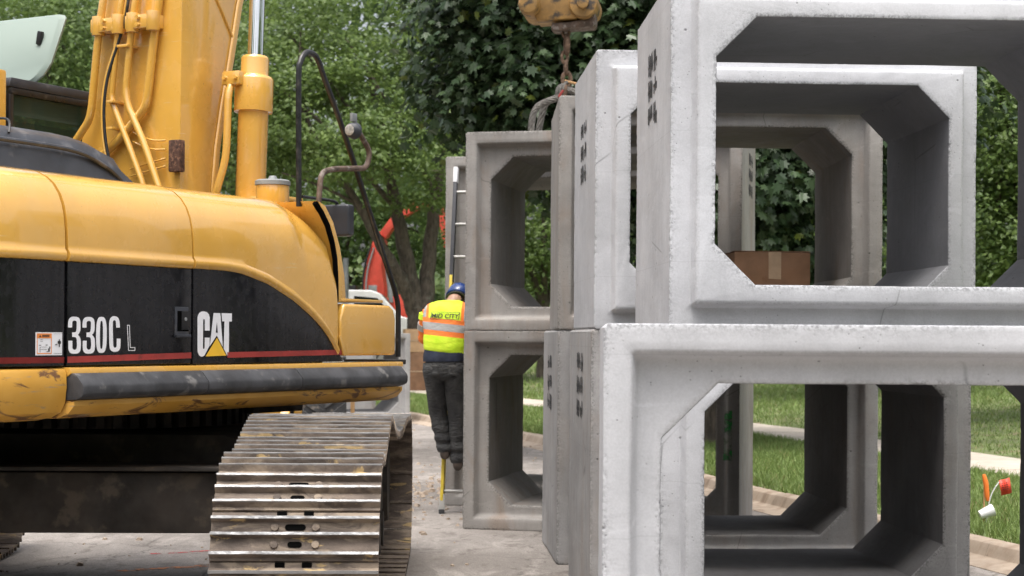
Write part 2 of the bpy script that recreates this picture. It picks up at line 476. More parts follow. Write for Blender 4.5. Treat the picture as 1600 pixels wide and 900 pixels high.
# ------------------------------------------------------------------ mesh helpers
class MB:
    def __init__(self, m=None):
        self.v, self.f = [], []
        self.m = m

    def add(self, vs, fs):
        b = len(self.v)
        for p in vs:
            p = Vector(p)
            self.v.append(self.m @ p if self.m else p)
        self.f += [tuple(i + b for i in q) for q in fs]
        return self

    def box(self, c, s, rot=None, taper=None):
        x, y, z = s[0] / 2, s[1] / 2, s[2] / 2
        tx, ty = taper if taper else (1, 1)
        ps = [(-x, -y, -z), (x, -y, -z), (x, y, -z), (-x, y, -z), (-x * tx, -y * ty, z), (x * tx, -y * ty, z), (x * tx, y * ty, z), (-x * tx, y * ty, z)]
        e = Euler(rot).to_matrix() if rot else Matrix.Identity(3)
        c = Vector(c)
        return self.add([c + e @ Vector(p) for p in ps], [(0, 3, 2, 1), (4, 5, 6, 7), (0, 1, 5, 4), (1, 2, 6, 5), (2, 3, 7, 6), (3, 0, 4, 7)])

    def loft(self, rings, caps=True, close=False):
        n = len(rings[0])
        vs = [p for r in rings for p in r]
        fs = []
        k = len(rings)
        for i in range(k if close else k - 1):
            a, b = i * n, ((i + 1) % k) * n
            for j in range(n):
                j2 = (j + 1) % n
                fs.append((a + j, a + j2, b + j2, b + j))
        if caps and not close:
            fs.append(tuple(range(n - 1, -1, -1)))
            fs.append(tuple((k - 1) * n + j for j in range(n)))
        return self.add(vs, fs)

    def tube(self, pts, r, n=10, caps=True, close=False):
        pts = [Vector(p) for p in pts]
        rs = r if isinstance(r, (list, tuple)) else [r] * len(pts)
        rings = []
        up = None
        k = len(pts)
        for i, p in enumerate(pts):
            a = pts[(i - 1) % k] if (i > 0 or close) else p
            b = pts[(i + 1) % k] if (i < k - 1 or close) else p
            d = (b - a)
            d = d.normalized() if d.length > 1e-9 else Vector((0, 0, 1))
            if up is None:
                up = Vector((0, 0, 1)) if abs(d.z) < 0.9 else Vector((1, 0, 0))
            s = d.cross(up)
            if s.length < 1e-5:
                up = Vector((1, 0, 0)) if abs(d.x) < 0.9 else Vector((0, 1, 0)); s = d.cross(up)
            s.normalize()
            up = s.cross(d).normalized()
            rings.append([p + (s * math.cos(2 * math.pi * j / n) + up * math.sin(2 * math.pi * j / n)) * rs[i] for j in range(n)])
        return self.loft(rings, caps, close)

    def cyl(self, a, b, r, n=20, r2=None):
        return self.tube([a, b], [r, r if r2 is None else r2], n)

    def lathe(self, prof, n=28, c=(0, 0, 0), axis='Z'):
        rings = []
        for r, z in prof:
            ring = []
            for j in range(n):
                a = 2 * math.pi * j / n
                x, y = r * math.cos(a), r * math.sin(a)
                p = {'Z': (x, y, z), 'X': (z, x, y), 'Y': (y, z, x)}[axis]
                ring.append(Vector(c) + Vector(p))
            rings.append(ring)
        return self.loft(rings)

    def prism(self, poly, a, b, plane='YZ'):
        """2-D outline extruded from a to b along the third axis"""
        def P(q, h):
            return {'YZ': (h, q[0], q[1]), 'XZ': (q[0], h, q[1]), 'XY': (q[0], q[1], h)}[plane]
        n = len(poly)
        vs = [P(q, a) for q in poly] + [P(q, b) for q in poly]
        fs = [tuple(range(n)), tuple(range(2 * n - 1, n - 1, -1))] + [(i, (i + 1) % n, n + (i + 1) % n, n + i) for i in range(n)]
        return self.add(vs, fs)

    def build(self, name, mat, parent=None, bevel=0.0, angle=35, seg=2, kind=None):
        me = bpy.data.meshes.new(name)
        me.from_pydata([tuple(p) for p in self.v], [], self.f)
        bm = bmesh.new(); bm.from_mesh(me)
        bmesh.ops.recalc_face_normals(bm, faces=bm.faces)
        if bevel:
            es = [e for e in bm.edges if len(e.link_faces) == 2 and e.calc_face_angle(0) > R(28)]
            bmesh.ops.bevel(bm, geom=es, offset=bevel, segments=seg, affect='EDGES', profile=0.6, clamp_overlap=True)
        bm.to_mesh(me); bm.free()
        me.polygons.foreach_set('use_smooth', [True] * len(me.polygons))
        me.set_sharp_from_angle(angle=R(angle))
        me.materials.append(M[mat] if isinstance(mat, str) else mat)
        o = bpy.data.objects.new(name, me)
        COL.objects.link(o)
        if parent:
            o.parent = parent
        if kind:
            o['kind'] = kind
        return o


def catmull(pts, k=6, close=False):
    pts = [Vector(p) for p in pts]
    n = len(pts)
    out = []
    for i in range(n if close else n - 1):
        if close:
            p0, p1, p2, p3 = (pts[(i + j) % n] for j in (-1, 0, 1, 2))
        else:
            p0, p1, p2, p3 = pts[max(i - 1, 0)], pts[i], pts[i + 1], pts[min(i + 2, n - 1)]
        for j in range(k):
            t = j / k
            out.append(0.5 * ((2 * p1) + (p2 - p0) * t + (2 * p0 - 5 * p1 + 4 * p2 - p3) * t * t + (3 * p1 - p0 - 3 * p2 + p3) * t ** 3))
    if not close:
        out.append(pts[-1])
    return out


def fillet(pts, r, k=6):
    """polyline with rounded corners"""
    pts = [Vector(p) for p in pts]
    out = [pts[0]]
    for i in range(1, len(pts) - 1):
        a, b, c = pts[i - 1], pts[i], pts[i + 1]
        q = min(r, (a - b).length * 0.45, (c - b).length * 0.45)
        s, e = b + (a - b).normalized() * q, b + (c - b).normalized() * q
        for j in range(k + 1):
            t = j / k
            out.append(s * (1 - t) ** 2 + b * 2 * t * (1 - t) + e * t * t)
    out.append(pts[-1])
    return out


def np_mesh(name, verts, faces, mat, parent=None, smooth=False):
    """verts (N,3), faces (K,m) all with m corners"""
    me = bpy.data.meshes.new(name)
    nv, (nf, k) = len(verts), faces.shape
    me.vertices.add(nv); me.vertices.foreach_set('co', np.asarray(verts, dtype=np.float32).ravel())
    me.loops.add(nf * k); me.loops.foreach_set('vertex_index', faces.astype(np.int32).ravel())
    me.polygons.add(nf)
    me.polygons.foreach_set('loop_start', np.arange(0, nf * k, k, dtype=np.int32))
    me.polygons.foreach_set('use_smooth', np.full(nf, smooth, dtype=bool))
    me.update(calc_edges=True)
    me.materials.append(M[mat])
    o = bpy.data.objects.new(name, me)
    COL.objects.link(o)
    if parent:
        o.parent = parent
    return o


def tag(o, label=None, cat=None, group=None, kind=None):
    if label:
        o['label'] = label
    if cat:
        o['category'] = cat
    if group:
        o['group'] = group
    if kind:
        o['kind'] = kind
    return o


def empty(name, loc=(0, 0, 0), rz=0.0):
    o = bpy.data.objects.new(name, None)
    COL.objects.link(o)
    o.location = loc
    o.rotation_euler = (0, 0, rz)
    o.empty_display_size = 0.2
    return o


def vnoise(p, freq, seed=0):
    """value noise on (N,3) points, vectorised, -1..1"""
    q = p * freq + seed * 17.31
    i = np.floor(q).astype(np.int64)
    f = q - i
    f = f * f * (3 - 2 * f)

    def h(a, b, c):
        n = (a * 374761393 + b * 668265263 + c * 2147483647 + seed * 1274126177) & 0x7fffffff
        n = ((n ^ (n >> 13)) * 1274126177) & 0x7fffffff
        return ((n ^ (n >> 16)) & 0xffff) / 32767.5 - 1.0
    r = 0
    for dx in (0, 1):
        for dy in (0, 1):
            for dz in (0, 1):
                w = (f[:, 0] if dx else 1 - f[:, 0]) * (f[:, 1] if dy else 1 - f[:, 1]) * (f[:, 2] if dz else 1 - f[:, 2])
                r = r + w * h(i[:, 0] + dx, i[:, 1] + dy, i[:, 2] + dz)
    return r

# ------------------------------------------------------------------ the setting: road, kerb, verge, pavement, lawn
KERB = catmull([(9.2, -8, 0), (6.7, 0, 0), (5.0, 6, 0), (3.46, 12.1, 0), (2.46, 15.8, 0), (1.35, 20.6, 0), (0.16, 25.4, 0), (-2.0, 31.8, 0), (-5.2, 40, 0), (-9.6, 50, 0), (-15, 61, 0), (-21, 73, 0), (-36, 100, 0)], 14)
KN = []
for i in range(len(KERB)):
    a, b = KERB[max(i - 1, 0)], KERB[min(i + 1, len(KERB) - 1)]
    d = (b - a).normalized()
    KN.append(Vector((d.y, -d.x, 0)))          # points away from the road


def lawn_z(off):
    if off <= 0.16:
        return 0.125
    if off <= 3.0:
        return 0.125 + 0.065 * (off - 0.16) / 2.84
    if off <= 4.3:
        return 0.195
    return 0.20 + min(2.4, 0.055 * (off - 4.3))


def strip(offs, zf, name, mat, i0=0, i1=None):
    ks = list(range(i0, i1 if i1 else len(KERB)))
    v = []
    for i in ks:
        for o in offs:
            p = KERB[i] + KN[i] * o
            v.append((p.x, p.y, zf(o)))
    n = len(offs)
    f = [(a * n + j, a * n + j + 1, (a + 1) * n + j + 1, (a + 1) * n + j) for a in range(len(ks) - 1) for j in range(n - 1)]
    return MB().add(v, f).build(name, mat, None, 0, 60)


g = MB().add([(-600, -300, -0.02), (600, -300, -0.02), (600, 900, -0.02), (-600, 900, -0.02)], [(0, 1, 2, 3)]).build('ground', 'soil')
tag(g, kind='structure')
tag(strip([-30, -20, -11, -8, -5, -2.5, -1, 0.05], lambda o: 0.0, 'road', 'road'), kind='structure')
tag(strip([0.13, 0.16, 0.6, 1.2, 2.0, 2.95], lambda o: lawn_z(o) - 0.004, 'grass_verge', 'soil'), kind='structure')
tag(strip([2.9, 4.4], lambda o: 0.16, 'pavement_base', 'soil'), kind='structure')
tag(strip([4.25, 4.35, 6, 8, 11, 15, 20, 28, 40, 60, 90, 140], lawn_z, 'lawn', 'soil'), kind='structure')


def along(idx):
    i = int(idx); t = idx - i
    i2 = min(i + 1, len(KERB) - 1)
    return KERB[i].lerp(KERB[i2], t), KN[i].lerp(KN[i2], t).normalized()


cum = [0.0]
for i in range(1, len(KERB)):
    cum.append(cum[-1] + (KERB[i] - KERB[i - 1]).length)


def at_len(s):
    for i in range(1, len(cum)):
        if cum[i] >= s:
            return along(i - 1 + (s - cum[i - 1]) / (cum[i] - cum[i - 1]))
    return along(len(KERB) - 1)


def slab_row(root, name, mat, prof, s0, s1, length, gap, seed):
    """pieces laid end to end along the kerb line; prof is (offset, z) outline"""
    rnd = random.Random(seed)
    s = s0
    while s < s1:
        L = length * rnd.uniform(0.8, 1.15)
        rings = []
        dz, do = rnd.uniform(-0.006, 0.006), rnd.uniform(-0.008, 0.008)
        for k in range(5):
            p, nrm = at_len(s + gap + (L - 2 * gap) * k / 4)
            rings.append([(p.x + nrm.x * (o + do), p.y + nrm.y * (o + do), z + dz * (1 if z > 0.05 else 0)) for o, z in prof])
        MB().loft(rings).build(name, mat, root, 0.006)
        s += L


kr = tag(empty('kerb', (0, 0, 0)), kind='structure')
kp = [(-0.28, -0.03), (0.16, -0.03), (0.16, 0.118), (0.145, 0.135), (0.05, 0.135), (0.012, 0.120), (-0.01, 0.075), (-0.03, 0.030), (-0.08, 0.016), (-0.28, 0.006)]
slab_row(kr, 'kerb_stone', 'kerb', kp, 4.0, 62.0, 1.55, 0.005, 3)
pr = tag(empty('pavement', (0, 0, 0)), kind='structure')
slab_row(pr, 'paving_slab', 'walk', [(3.0, 0.10), (4.3, 0.10), (4.3, 0.2), (3.0, 0.2)], 8.0, 74.0, 1.5, 0.006, 5)

# grass blades on verge and lawn (the parts of them that can be seen past the boxes)
rng = np.random.default_rng(11)


def blades(n, off0, off1, y0, y1, hmin, hmax, w, seed):
    r = np.random.default_rng(seed)
    ky = np.array([p.y for p in KERB]); kx = np.array([p.x for p in KERB])
    y = r.uniform(y0, y1, n); off = r.uniform(off0, off1, n)
    cosk = 0.965
    x = np.interp(y, ky, kx) + off / cosk
    z = np.array([lawn_z(o) for o in off])
    clump = vnoise(np.stack([x, y, x * 0], 1), 1.1, 4) * 0.35 + vnoise(np.stack([x, y, x * 0], 1), 4.0, 6) * 0.25 + 1.0
    h = r.uniform(hmin, hmax, n) * clump
    a = r.uniform(0, 2 * np.pi, n)
    P_ = np.stack([x, y, x * 0], 1)
    bare = vnoise(P_, 0.9, 21) * 0.6 + vnoise(P_, 2.7, 22) * 0.5
    h = np.where(bare > 0.50, h * 0.25, h) * np.where(off < 0.32, 1.35, 1.0)
    lean = r.normal(0, 0.55, (n, 2)) * h[:, None]
    dx, dy = np.cos(a) * w, np.sin(a) * w
    V = np.empty((n, 3, 3))
    V[:, 0] = np.stack([x - dx, y - dy, z - 0.008], 1)
    V[:, 1] = np.stack([x + dx, y + dy, z - 0.008], 1)
    V[:, 2] = np.stack([x + lean[:, 0], y + lean[:, 1], z + h], 1)
    return V.reshape(-1, 3)


gv = np.concatenate([
    blades(85000, 0.14, 2.98, 9, 28, 0.035, 0.085, 0.006, 1),
    blades(26000, 0.14, 2.98, 28, 46, 0.04, 0.09, 0.009, 2),
    blades(70000, 4.32, 12, 9, 40, 0.035, 0.08, 0.008, 3),
    blades(60000, 4.32, 26, 30, 75, 0.05, 0.11, 0.014, 4)])
go = np_mesh('grass', gv, np.arange(len(gv)).reshape(-1, 3), 'grass')
tag(go, 'short green grass covering the verge and the lawn', 'grass', kind='stuff')

# loose grit and broken concrete on the road
rr = random.Random(8)
mb = MB()
for k in range(800):
    if k < 200:
        p = W(rr.uniform(640, 730), rr.uniform(735, 800), 15); dep = 1.6 * FPX / (rr.gauss(768, 16) - 526)
        x, y = (rr.uniform(640, 735) - 800) * dep / FPX, dep
    else:
        y = rr.uniform(7.5, 30); x = rr.uniform(-4.5, 0.9 if y > 14.6 else -0.3)
    s = rr.choice([0.006, 0.008, 0.009, 0.012, 0.012, 0.018, 0.026]) * rr.uniform(0.7, 1.5)
    mb.box((x, y, s * 0.35), (s * 2, s * 1.5, s), (rr.uniform(-.3, .3), rr.uniform(-.3, .3), rr.uniform(0, 3)), (0.6, 0.6))
tag(mb.build('road_grit', 'kerb'), 'scattered concrete crumbs and grit lying on the dusty road', 'grit', kind='stuff')


def spray_line(name, mat, pts, w, label):
    pts = [Vector(p) for p in pts]
    v, f = [], []
    for i, p in enumerate(pts):
        a, b = pts[max(i - 1, 0)], pts[min(i + 1, len(pts) - 1)]
        d = (b - a).normalized(); s = Vector((-d.y, d.x, 0)) * w / 2
        v += [(p.x - s.x, p.y - s.y, 0.004), (p.x + s.x, p.y + s.y, 0.004)]
    for i in range(len(pts) - 1):
        f.append((2 * i, 2 * i + 1, 2 * i + 3, 2 * i + 2))
    tag(MB().add(v, f).build(name, mat), label, 'road marking')


def gp(px, py):
    dx, dy = unroll(px, py)
    d = CAMH * FPX / dy
    return (dx * d / FPX, d, 0)


spray_line('spray_line', 'spray_red', [gp(235, 866), gp(280, 864), gp(345, 860)], 0.06, 'thin red spray paint line on the road beside the track')
spray_line('spray_line', 'spray_orange', [gp(180, 893), gp(250, 889), gp(345, 883)], 0.09, 'faded orange spray paint line on the road nearest the camera')

# ------------------------------------------------------------------ precast box culverts
BH, BW, BL = 1.647, 2.285, 1.40
PE = [(0, .05, 0), (0, .020, .25), (0, .007, .9), (.002, .002, 1), (.007, 0, .9), (.020, 0, .25), (.055, 0, 0), (.084, 0, 0), (.092, .003, .35), (.098, .010, .2), (.114, .074, 0), (.122, .084, 0), (.136, .088, 0),
      (.165, .088, 0), (.180, .088, .25), (.193, .089, .9), (.198, .093, 1), (.2, .101, .9), (.2, .115, .25), (.2, .15, 0)]
PE += [(0.2, 0.15 + (BL - 0.21) * k / 12, 0) for k in range(1, 13)]
PE += [(.2, BL - .03, .2), (.2, BL - .012, .9), (.197, BL - .003, 1), (.19, BL, .9), (.178, BL, .2), (.13, BL, 0), (.118, BL - .003, .3), (.110, BL - .012, .3), (.10, BL - .09, 0), (.092, BL - .098, 0), (.07, BL - .1, 0), (.02, BL - .1, .25), (.008, BL - .1, .9), (.002, BL - .102, 1), (0, BL - .108, .9), (0, BL - .12, .25)]
PE += [(0.0, BL - 0.12 - (BL - 0.17) * k / 12, 0) for k in range(1, 12)]
PROF = [(p[0], p[1]) for p in PE]


def ring2d(inset, ch, nl, nc):
    x0, x1, z0, z1 = -BW / 2 + inset, BW / 2 - inset, inset, BH - inset
    cs = [((x0 + ch, z0), (x1 - ch, z0)), ((x1, z0 + ch), (x1, z1 - ch)), ((x1 - ch, z1), (x0 + ch, z1)), ((x0, z1 - ch), (x0, z0 + ch))]
    out = []
    for i, (a, b) in enumerate(cs):
        n = nl
        for k in range(n):
            t = k / n
            out.append((a[0] + (b[0] - a[0]) * t, a[1] + (b[1] - a[1]) * t))
        c = cs[(i + 1) % 4][0]
        for k in range(nc):
            t = k / nc
            out.append((b[0] + (c[0] - b[0]) * t, b[1] + (c[1] - b[1]) * t))
    return out


def culvert_mesh(name, mat, seed, nl=64, chip=1.0):
    rings = []
    edge = []
    for ins, y, e in PE:
        ch = (0.013 if ins < 0.05 else 0.010) if ins <= 0.145 else 0.19
        pts = ring2d(ins, ch, nl, 6)
        rings.append(np.array([(p[0], y, p[1]) for p in pts]))
        edge.append(np.full(len(pts), e))
    n = len(rings[0]); k = len(rings)
    V = np.concatenate(rings); E = np.concatenate(edge)
    for a in range(4):                       # the four long outer arrises chip too
        pass
    corner = np.zeros(len(V))
    outer = np.array([p[0] == 0.0 for p in PROF]).repeat(n)
    idx = np.tile(np.arange(n), k)
    seglen = nl + 6
    incorner = (idx % seglen) >= nl
    corner[outer & incorner] = 1.0
    E = np.maximum(E, corner * 0.6)
    c = np.array([0, BL / 2, BH / 2])
    nz = vnoise(V, 62.0, seed) * 0.7 + vnoise(V, 14.0, seed + 1) * 0.4 + vnoise(V, 3.0, seed + 9) * 0.35
    chipv = np.clip((nz - 0.16) * 2.6, 0, 1) * E
    inward = (c - V); inward /= np.linalg.norm(inward, axis=1)[:, None]
    # inner edges lose material away from the opening, outer ones towards the middle
    inner = np.array([p[0] > 0.15 for p in PROF]).repeat(n)
    dirv = np.where(inner[:, None], -inward * np.array([1, -0.6, 1]), inward)
    dirv[:, 1] = np.where(V[:, 1] < BL / 2, 0.7, -0.7)
    V2 = V + dirv * (chipv * 0.0025 * chip)[:, None]
    V2[:, 0] += vnoise(V, 3.0, seed + 2) * 0.0022 + vnoise(V, 11.0, seed + 5) * 0.0012
    V2[:, 1] += vnoise(V, 3.0, seed + 3) * 0.0025 + vnoise(V, 11.0, seed + 6) * 0.0014
    V2[:, 2] += np.where((V[:, 2] > 0.03) & (V[:, 2] < BH - 0.03), vnoise(V, 3.0, seed + 4) * 0.0022, 0)
    V2[:, 2] = np.clip(V2[:, 2], 0.0, BH)
    i = np.arange(k)[:, None] * n; j = np.arange(n)[None, :]
    i2 = ((np.arange(k) + 1) % k)[:, None] * n; j2 = (np.arange(n) + 1)[None, :] % n
    F = np.stack([(i + j), (i2 + j), (i2 + j2), (i + j2)], -1).reshape(-1, 4)
    me = bpy.data.meshes.new(name)
    me.vertices.add(len(V2)); me.vertices.foreach_set('co', V2.astype(np.float32).ravel())
    me.loops.add(len(F) * 4); me.loops.foreach_set('vertex_index', F.astype(np.int32).ravel())
    me.polygons.add(len(F)); me.polygons.foreach_set('loop_start', np.arange(0, len(F) * 4, 4, dtype=np.int32))
    me.polygons.foreach_set('use_smooth', np.ones(len(F), dtype=bool))
    me.update(calc_edges=True)
    me.set_sharp_from_angle(angle=R(38))
    at = me.attributes.new('chip', 'FLOAT', 'POINT')
    soft = np.clip(E * np.clip(0.55 + 0.9 * vnoise(V, 2.3, seed + 12), 0.1, 1.0) + chipv * 0.6, 0, 1)
    at.data.foreach_set('value', soft.astype(np.float32))
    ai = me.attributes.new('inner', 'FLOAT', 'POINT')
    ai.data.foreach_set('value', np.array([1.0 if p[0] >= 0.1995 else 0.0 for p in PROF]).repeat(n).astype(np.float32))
    me.materials.append(M[mat])
    return me


def stencil(parent, side, y0, z0, h, seed):
    """two columns of worn block characters sprayed on a side face, reading downwards"""
    rnd = random.Random(seed)
    mb = MB()
    x = side * (BW / 2 + 0.0035)
    for cidx in range(2):
        z = z0
        for row in range(3):
            hh = h * rnd.uniform(0.75, 1.05)
            wid = 0.17 if cidx == 0 else 0.13
            yc = y0 + cidx * 0.21
            nbar = 3
            for b in range(nbar):                 # strokes of the letters
                ya = yc + wid * (b / nbar) + 0.004
                yb = yc + wid * ((b + 0.90) / nbar)
                sl = rnd.uniform(-0.012, 0.012)
                za, zb = z, z - hh * rnd.choice([1, 1, 0.85])
                if cidx == 1 and rnd.random() < 0.35:
                    za -= hh * 0.4
                mb.add([(x, ya, za), (x, yb, za + sl), (x, yb, zb + sl), (x, ya, zb)], [(0, 1, 2, 3)])
            mb.add([(x + side * 0.0006, yc, z - hh * 0.44), (x + side * 0.0006, yc + wid, z - hh * 0.44), (x + side * 0.0006, yc + wid, z - hh * 0.62), (x + side * 0.0006, yc, z - hh * 0.62)], [(0, 1, 2, 3)])
            z -= h * 1.28
    return mb.build('stencil_mark', 'stencil', parent)


def place_culvert(px, d, theta, z, mat, seed, label, stencils=(), nl=64, group=None, x=None, flip=False):
    fl = W(px, 526, d) if x is None else Vector((x, d, 0))
    th = R(theta)
    ax, rt = Vector((math.sin(th), math.cos(th), 0)), Vector((math.cos(th), -math.sin(th), 0))
    p = fl + rt * BW / 2
    o = bpy.data.objects.new('concrete_box_culvert', culvert_mesh('concrete_box_culvert', mat, seed, nl))
    COL.objects.link(o)
    if flip:                                   # tongue end towards the camera
        p = p + ax * (BL - 0.1)
    o.location = (p.x, p.y, z)
    o.rotation_euler = (0, 0, -th + (math.pi if flip else 0))
    tag(o, label, 'concrete culvert', group or 'stacked concrete box culverts')
    for s in stencils:
        stencil(o, *s)
    return o


UP = BH + 0.0015
culv = {}
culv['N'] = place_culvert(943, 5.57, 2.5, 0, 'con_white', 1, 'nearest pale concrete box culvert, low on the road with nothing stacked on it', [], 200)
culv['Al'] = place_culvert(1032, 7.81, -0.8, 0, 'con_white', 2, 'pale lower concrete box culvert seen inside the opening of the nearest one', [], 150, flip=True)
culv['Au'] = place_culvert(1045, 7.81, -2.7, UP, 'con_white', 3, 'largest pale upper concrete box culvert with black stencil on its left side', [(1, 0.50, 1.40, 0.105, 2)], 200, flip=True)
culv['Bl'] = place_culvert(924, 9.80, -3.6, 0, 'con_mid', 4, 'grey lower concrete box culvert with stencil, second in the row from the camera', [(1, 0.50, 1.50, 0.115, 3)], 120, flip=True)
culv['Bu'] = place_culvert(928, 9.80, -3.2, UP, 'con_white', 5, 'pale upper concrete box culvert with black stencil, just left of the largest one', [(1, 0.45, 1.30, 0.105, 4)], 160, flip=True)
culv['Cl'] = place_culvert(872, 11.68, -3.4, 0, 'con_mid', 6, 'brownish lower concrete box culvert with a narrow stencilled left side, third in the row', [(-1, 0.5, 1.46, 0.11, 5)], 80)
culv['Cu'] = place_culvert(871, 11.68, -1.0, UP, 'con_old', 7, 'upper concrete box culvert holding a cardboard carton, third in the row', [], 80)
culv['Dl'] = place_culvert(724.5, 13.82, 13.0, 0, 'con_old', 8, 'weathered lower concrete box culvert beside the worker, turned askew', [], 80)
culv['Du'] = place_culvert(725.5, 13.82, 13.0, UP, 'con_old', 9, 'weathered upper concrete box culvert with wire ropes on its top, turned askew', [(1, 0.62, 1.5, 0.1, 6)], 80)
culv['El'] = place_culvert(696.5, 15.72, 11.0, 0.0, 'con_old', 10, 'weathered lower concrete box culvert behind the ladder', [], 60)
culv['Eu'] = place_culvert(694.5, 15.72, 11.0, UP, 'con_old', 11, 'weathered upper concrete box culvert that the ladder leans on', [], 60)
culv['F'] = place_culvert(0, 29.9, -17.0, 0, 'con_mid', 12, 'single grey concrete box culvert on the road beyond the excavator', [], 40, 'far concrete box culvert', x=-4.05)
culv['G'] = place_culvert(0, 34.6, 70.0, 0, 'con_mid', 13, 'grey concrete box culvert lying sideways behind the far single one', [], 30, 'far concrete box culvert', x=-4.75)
mbg = MB().add([(BW / 2 - 0.13, -0.002, 0.62), (BW / 2 - 0.06, -0.002, 0.62), (BW / 2 - 0.06, -0.002, 1.02), (BW / 2 - 0.12, -0.002, 1.02)], [(0, 1, 2, 3)])
mbg.build('spray_mark', 'spray_green', culv['Dl'])
# ------------------------------------------------------------------ the large yellow excavator
PSI = R(28)
EXC = empty('excavator', (-2.44, 9.86, 0), -PSI)
tag(EXC, 'large yellow and black tracked excavator marked 330C L and CAT, seen from its right side', 'excavator')
UROT = Matrix.Rotation(PSI + R(1.9), 4, 'Z')          # the undercarriage points along the road
X = lambda: MB()


def part(mb, name, mat, bevel=0.0, parent=None, angle=35, seg=2):
    return mb.build(name, mat, parent or EXC, bevel, angle, seg)


# plan outline of the right side and rounded rear corner, from front to rear; each entry (x, y, nx, ny)
def plan(t_front, t_rear=-3.25, rc=0.75, xs=1.5, nseg=10, n_side=14):
    out = []
    for k in range(n_side + 1):
        out.append((xs, t_front + (-2.12 - t_front) * k / n_side, 1, 0))
    cx, cy = xs - rc, -2.12
    ey = -3.0 - cy
    for k in range(1, nseg + 1):
        a = math.pi / 2 * k / nseg
        nx, ny = math.cos(a) / rc, -math.sin(a) / abs(ey)
        l = math.hypot(nx, ny)
        out.append((cx + rc * math.cos(a), cy - abs(ey) * math.sin(a), nx / l, ny / l))
    for k in range(1, 6):
        out.append((cx - (cx + 0.0) * k / 5, -3.0 - 0.12 * k / 5, 0, -1))
    full = out + [(-x, y, -nx, ny) for x, y, nx, ny in reversed(out[:-1])]
    return out, full


def sweep(path, prof, closed=True):
    """prof: closed outline of (inset, z)"""
    rings = [[(x - nx * i, y - ny * i, z) for i, z in prof] for x, y, nx, ny in path]
    return MB().loft(rings)


half, full = plan(0.9)
side_pts = [(1.5, t, 1, 0) for t in np.linspace(-1.012, -1.886, 8)]
front_pts = [(1.5, t, 1, 0) for t in np.linspace(0.28, -0.998, 24)]
rear = [p for p in half if p[1] < -2.1]
cw_path = [(1.5, t, 1, 0) for t in np.linspace(-1.905, -2.1, 4)] + rear
cw_full = cw_path + [(-x, y, -nx, ny) for x, y, nx, ny in reversed(cw_path[:-1])]

HOOD = [(0.004, 1.925), (-0.004, 1.929), (-0.012, 1.940), (-0.014, 1.955), (-0.010, 1.968), (-0.001, 1.980), (0.0, 2.00), (0.002, 2.06), (0.008, 2.12), (0.022, 2.18), (0.045, 2.232), (0.08, 2.278), (0.125, 2.312), (0.18, 2.336), (0.26, 2.352), (0.40, 2.364), (0.72, 2.378), (0.72, 2.30), (0.25, 2.28), (0.1, 2.2), (0.06, 2.1), (0.05, 1.93)]
BLK = [(0.012, 1.452), (0.004, 1.456), (0.003, 1.60), (0.003, 1.923), (0.06, 1.93), (0.06, 1.45)]
door = part(sweep(side_pts, HOOD), 'engine_hood_panel', 'yellow')
d1 = part(sweep(side_pts, BLK), 'side_door', 'black', 0.004)
part(sweep(cw_full, HOOD), 'rear_hood_panel', 'yellow')
d0 = part(sweep(cw_full, BLK), 'rear_side_panel', 'black')
CWP = [(0.012, 1.444), (-0.004, 1.438), (-0.012, 1.425), (-0.015, 1.36), (-0.006, 1.29), (0.02, 1.245), (0.07, 1.222), (0.16, 1.205), (0.5, 1.20), (0.5, 1.445)]
cwb = part(sweep(cw_full, CWP), 'counterweight', 'worn')
part(X().prism([(-0.75, -2.85), (0.75, -2.85), (1.2, -2.4), (1.2, -1.9), (-1.2, -1.9), (-1.2, -2.4)], 1.21, 2.34, 'XY'), 'counterweight_core', 'under')

# front door: yellow sweeps down over the black in an arc
SW = [(-0.998, 1.927), (-0.81, 1.927), (-0.70, 1.924), (-0.598, 1.915), (-0.375, 1.868), (-0.142, 1.785), (0.02, 1.705), (0.102, 1.655), (0.20, 1.582), (0.28, 1.49)]
rings = []
END = [(-0.06, 0.0), (0.02, 0.010), (0.09, 0.04), (0.15, 0.085), (0.20, 0.145), (0.236, 0.21), (0.262, 0.29), (0.28, 0.42)]
for x, t, nx, ny in front_pts:
    zl = float(np.interp(t, [s_[0] for s_ in SW], [s_[1] for s_ in SW]))
    drop = float(np.interp(t, [e[0] for e in END], [e[1] for e in END]))
    ring = []
    for q_, (i, z) in enumerate(HOOD):
        if q_ < 6:
            ring.append((1.5 - i, t, zl + (z - 1.925)))
        elif q_ >= len(HOOD) - 1:
            ring.append((1.5 - i, t, zl + 0.012))
        else:
            f = (z - 1.98) / (2.378 - 1.98)
            zb_, zt = min(zl + 0.06, 2.378 - drop - 0.10), 2.378 - drop
            lin = zb_ + max(0.0, f) * (zt - zb_)
            # keep the shoulder round: blend the swept height with the plain section
            keep = z - drop * max(0.0, min(1.0, (f + 0.15)))
            ring.append((1.5 - (i if i > 0.5 else i * (1 - 0.88 * min(1, drop / 0.26))), t, lin if (drop > 0.0 or keep < zb_) else (keep if z > 2.03 else max(zl + 0.06, keep - (1.925 - zl) * (2.03 - z) / 0.06))))
    rings.append(ring)
fd = part(MB().loft(rings), 'front_hood_panel', 'yellow')
blk = [(p[0], p[1] + 0.035) for p in SW if p[0] < 0.25] + [(0.27, 1.54), (0.335, 1.452), (-0.998, 1.452)]
d2 = part(X().prism(blk, 1.44, 1.497), 'side_door', 'black', 0.003)
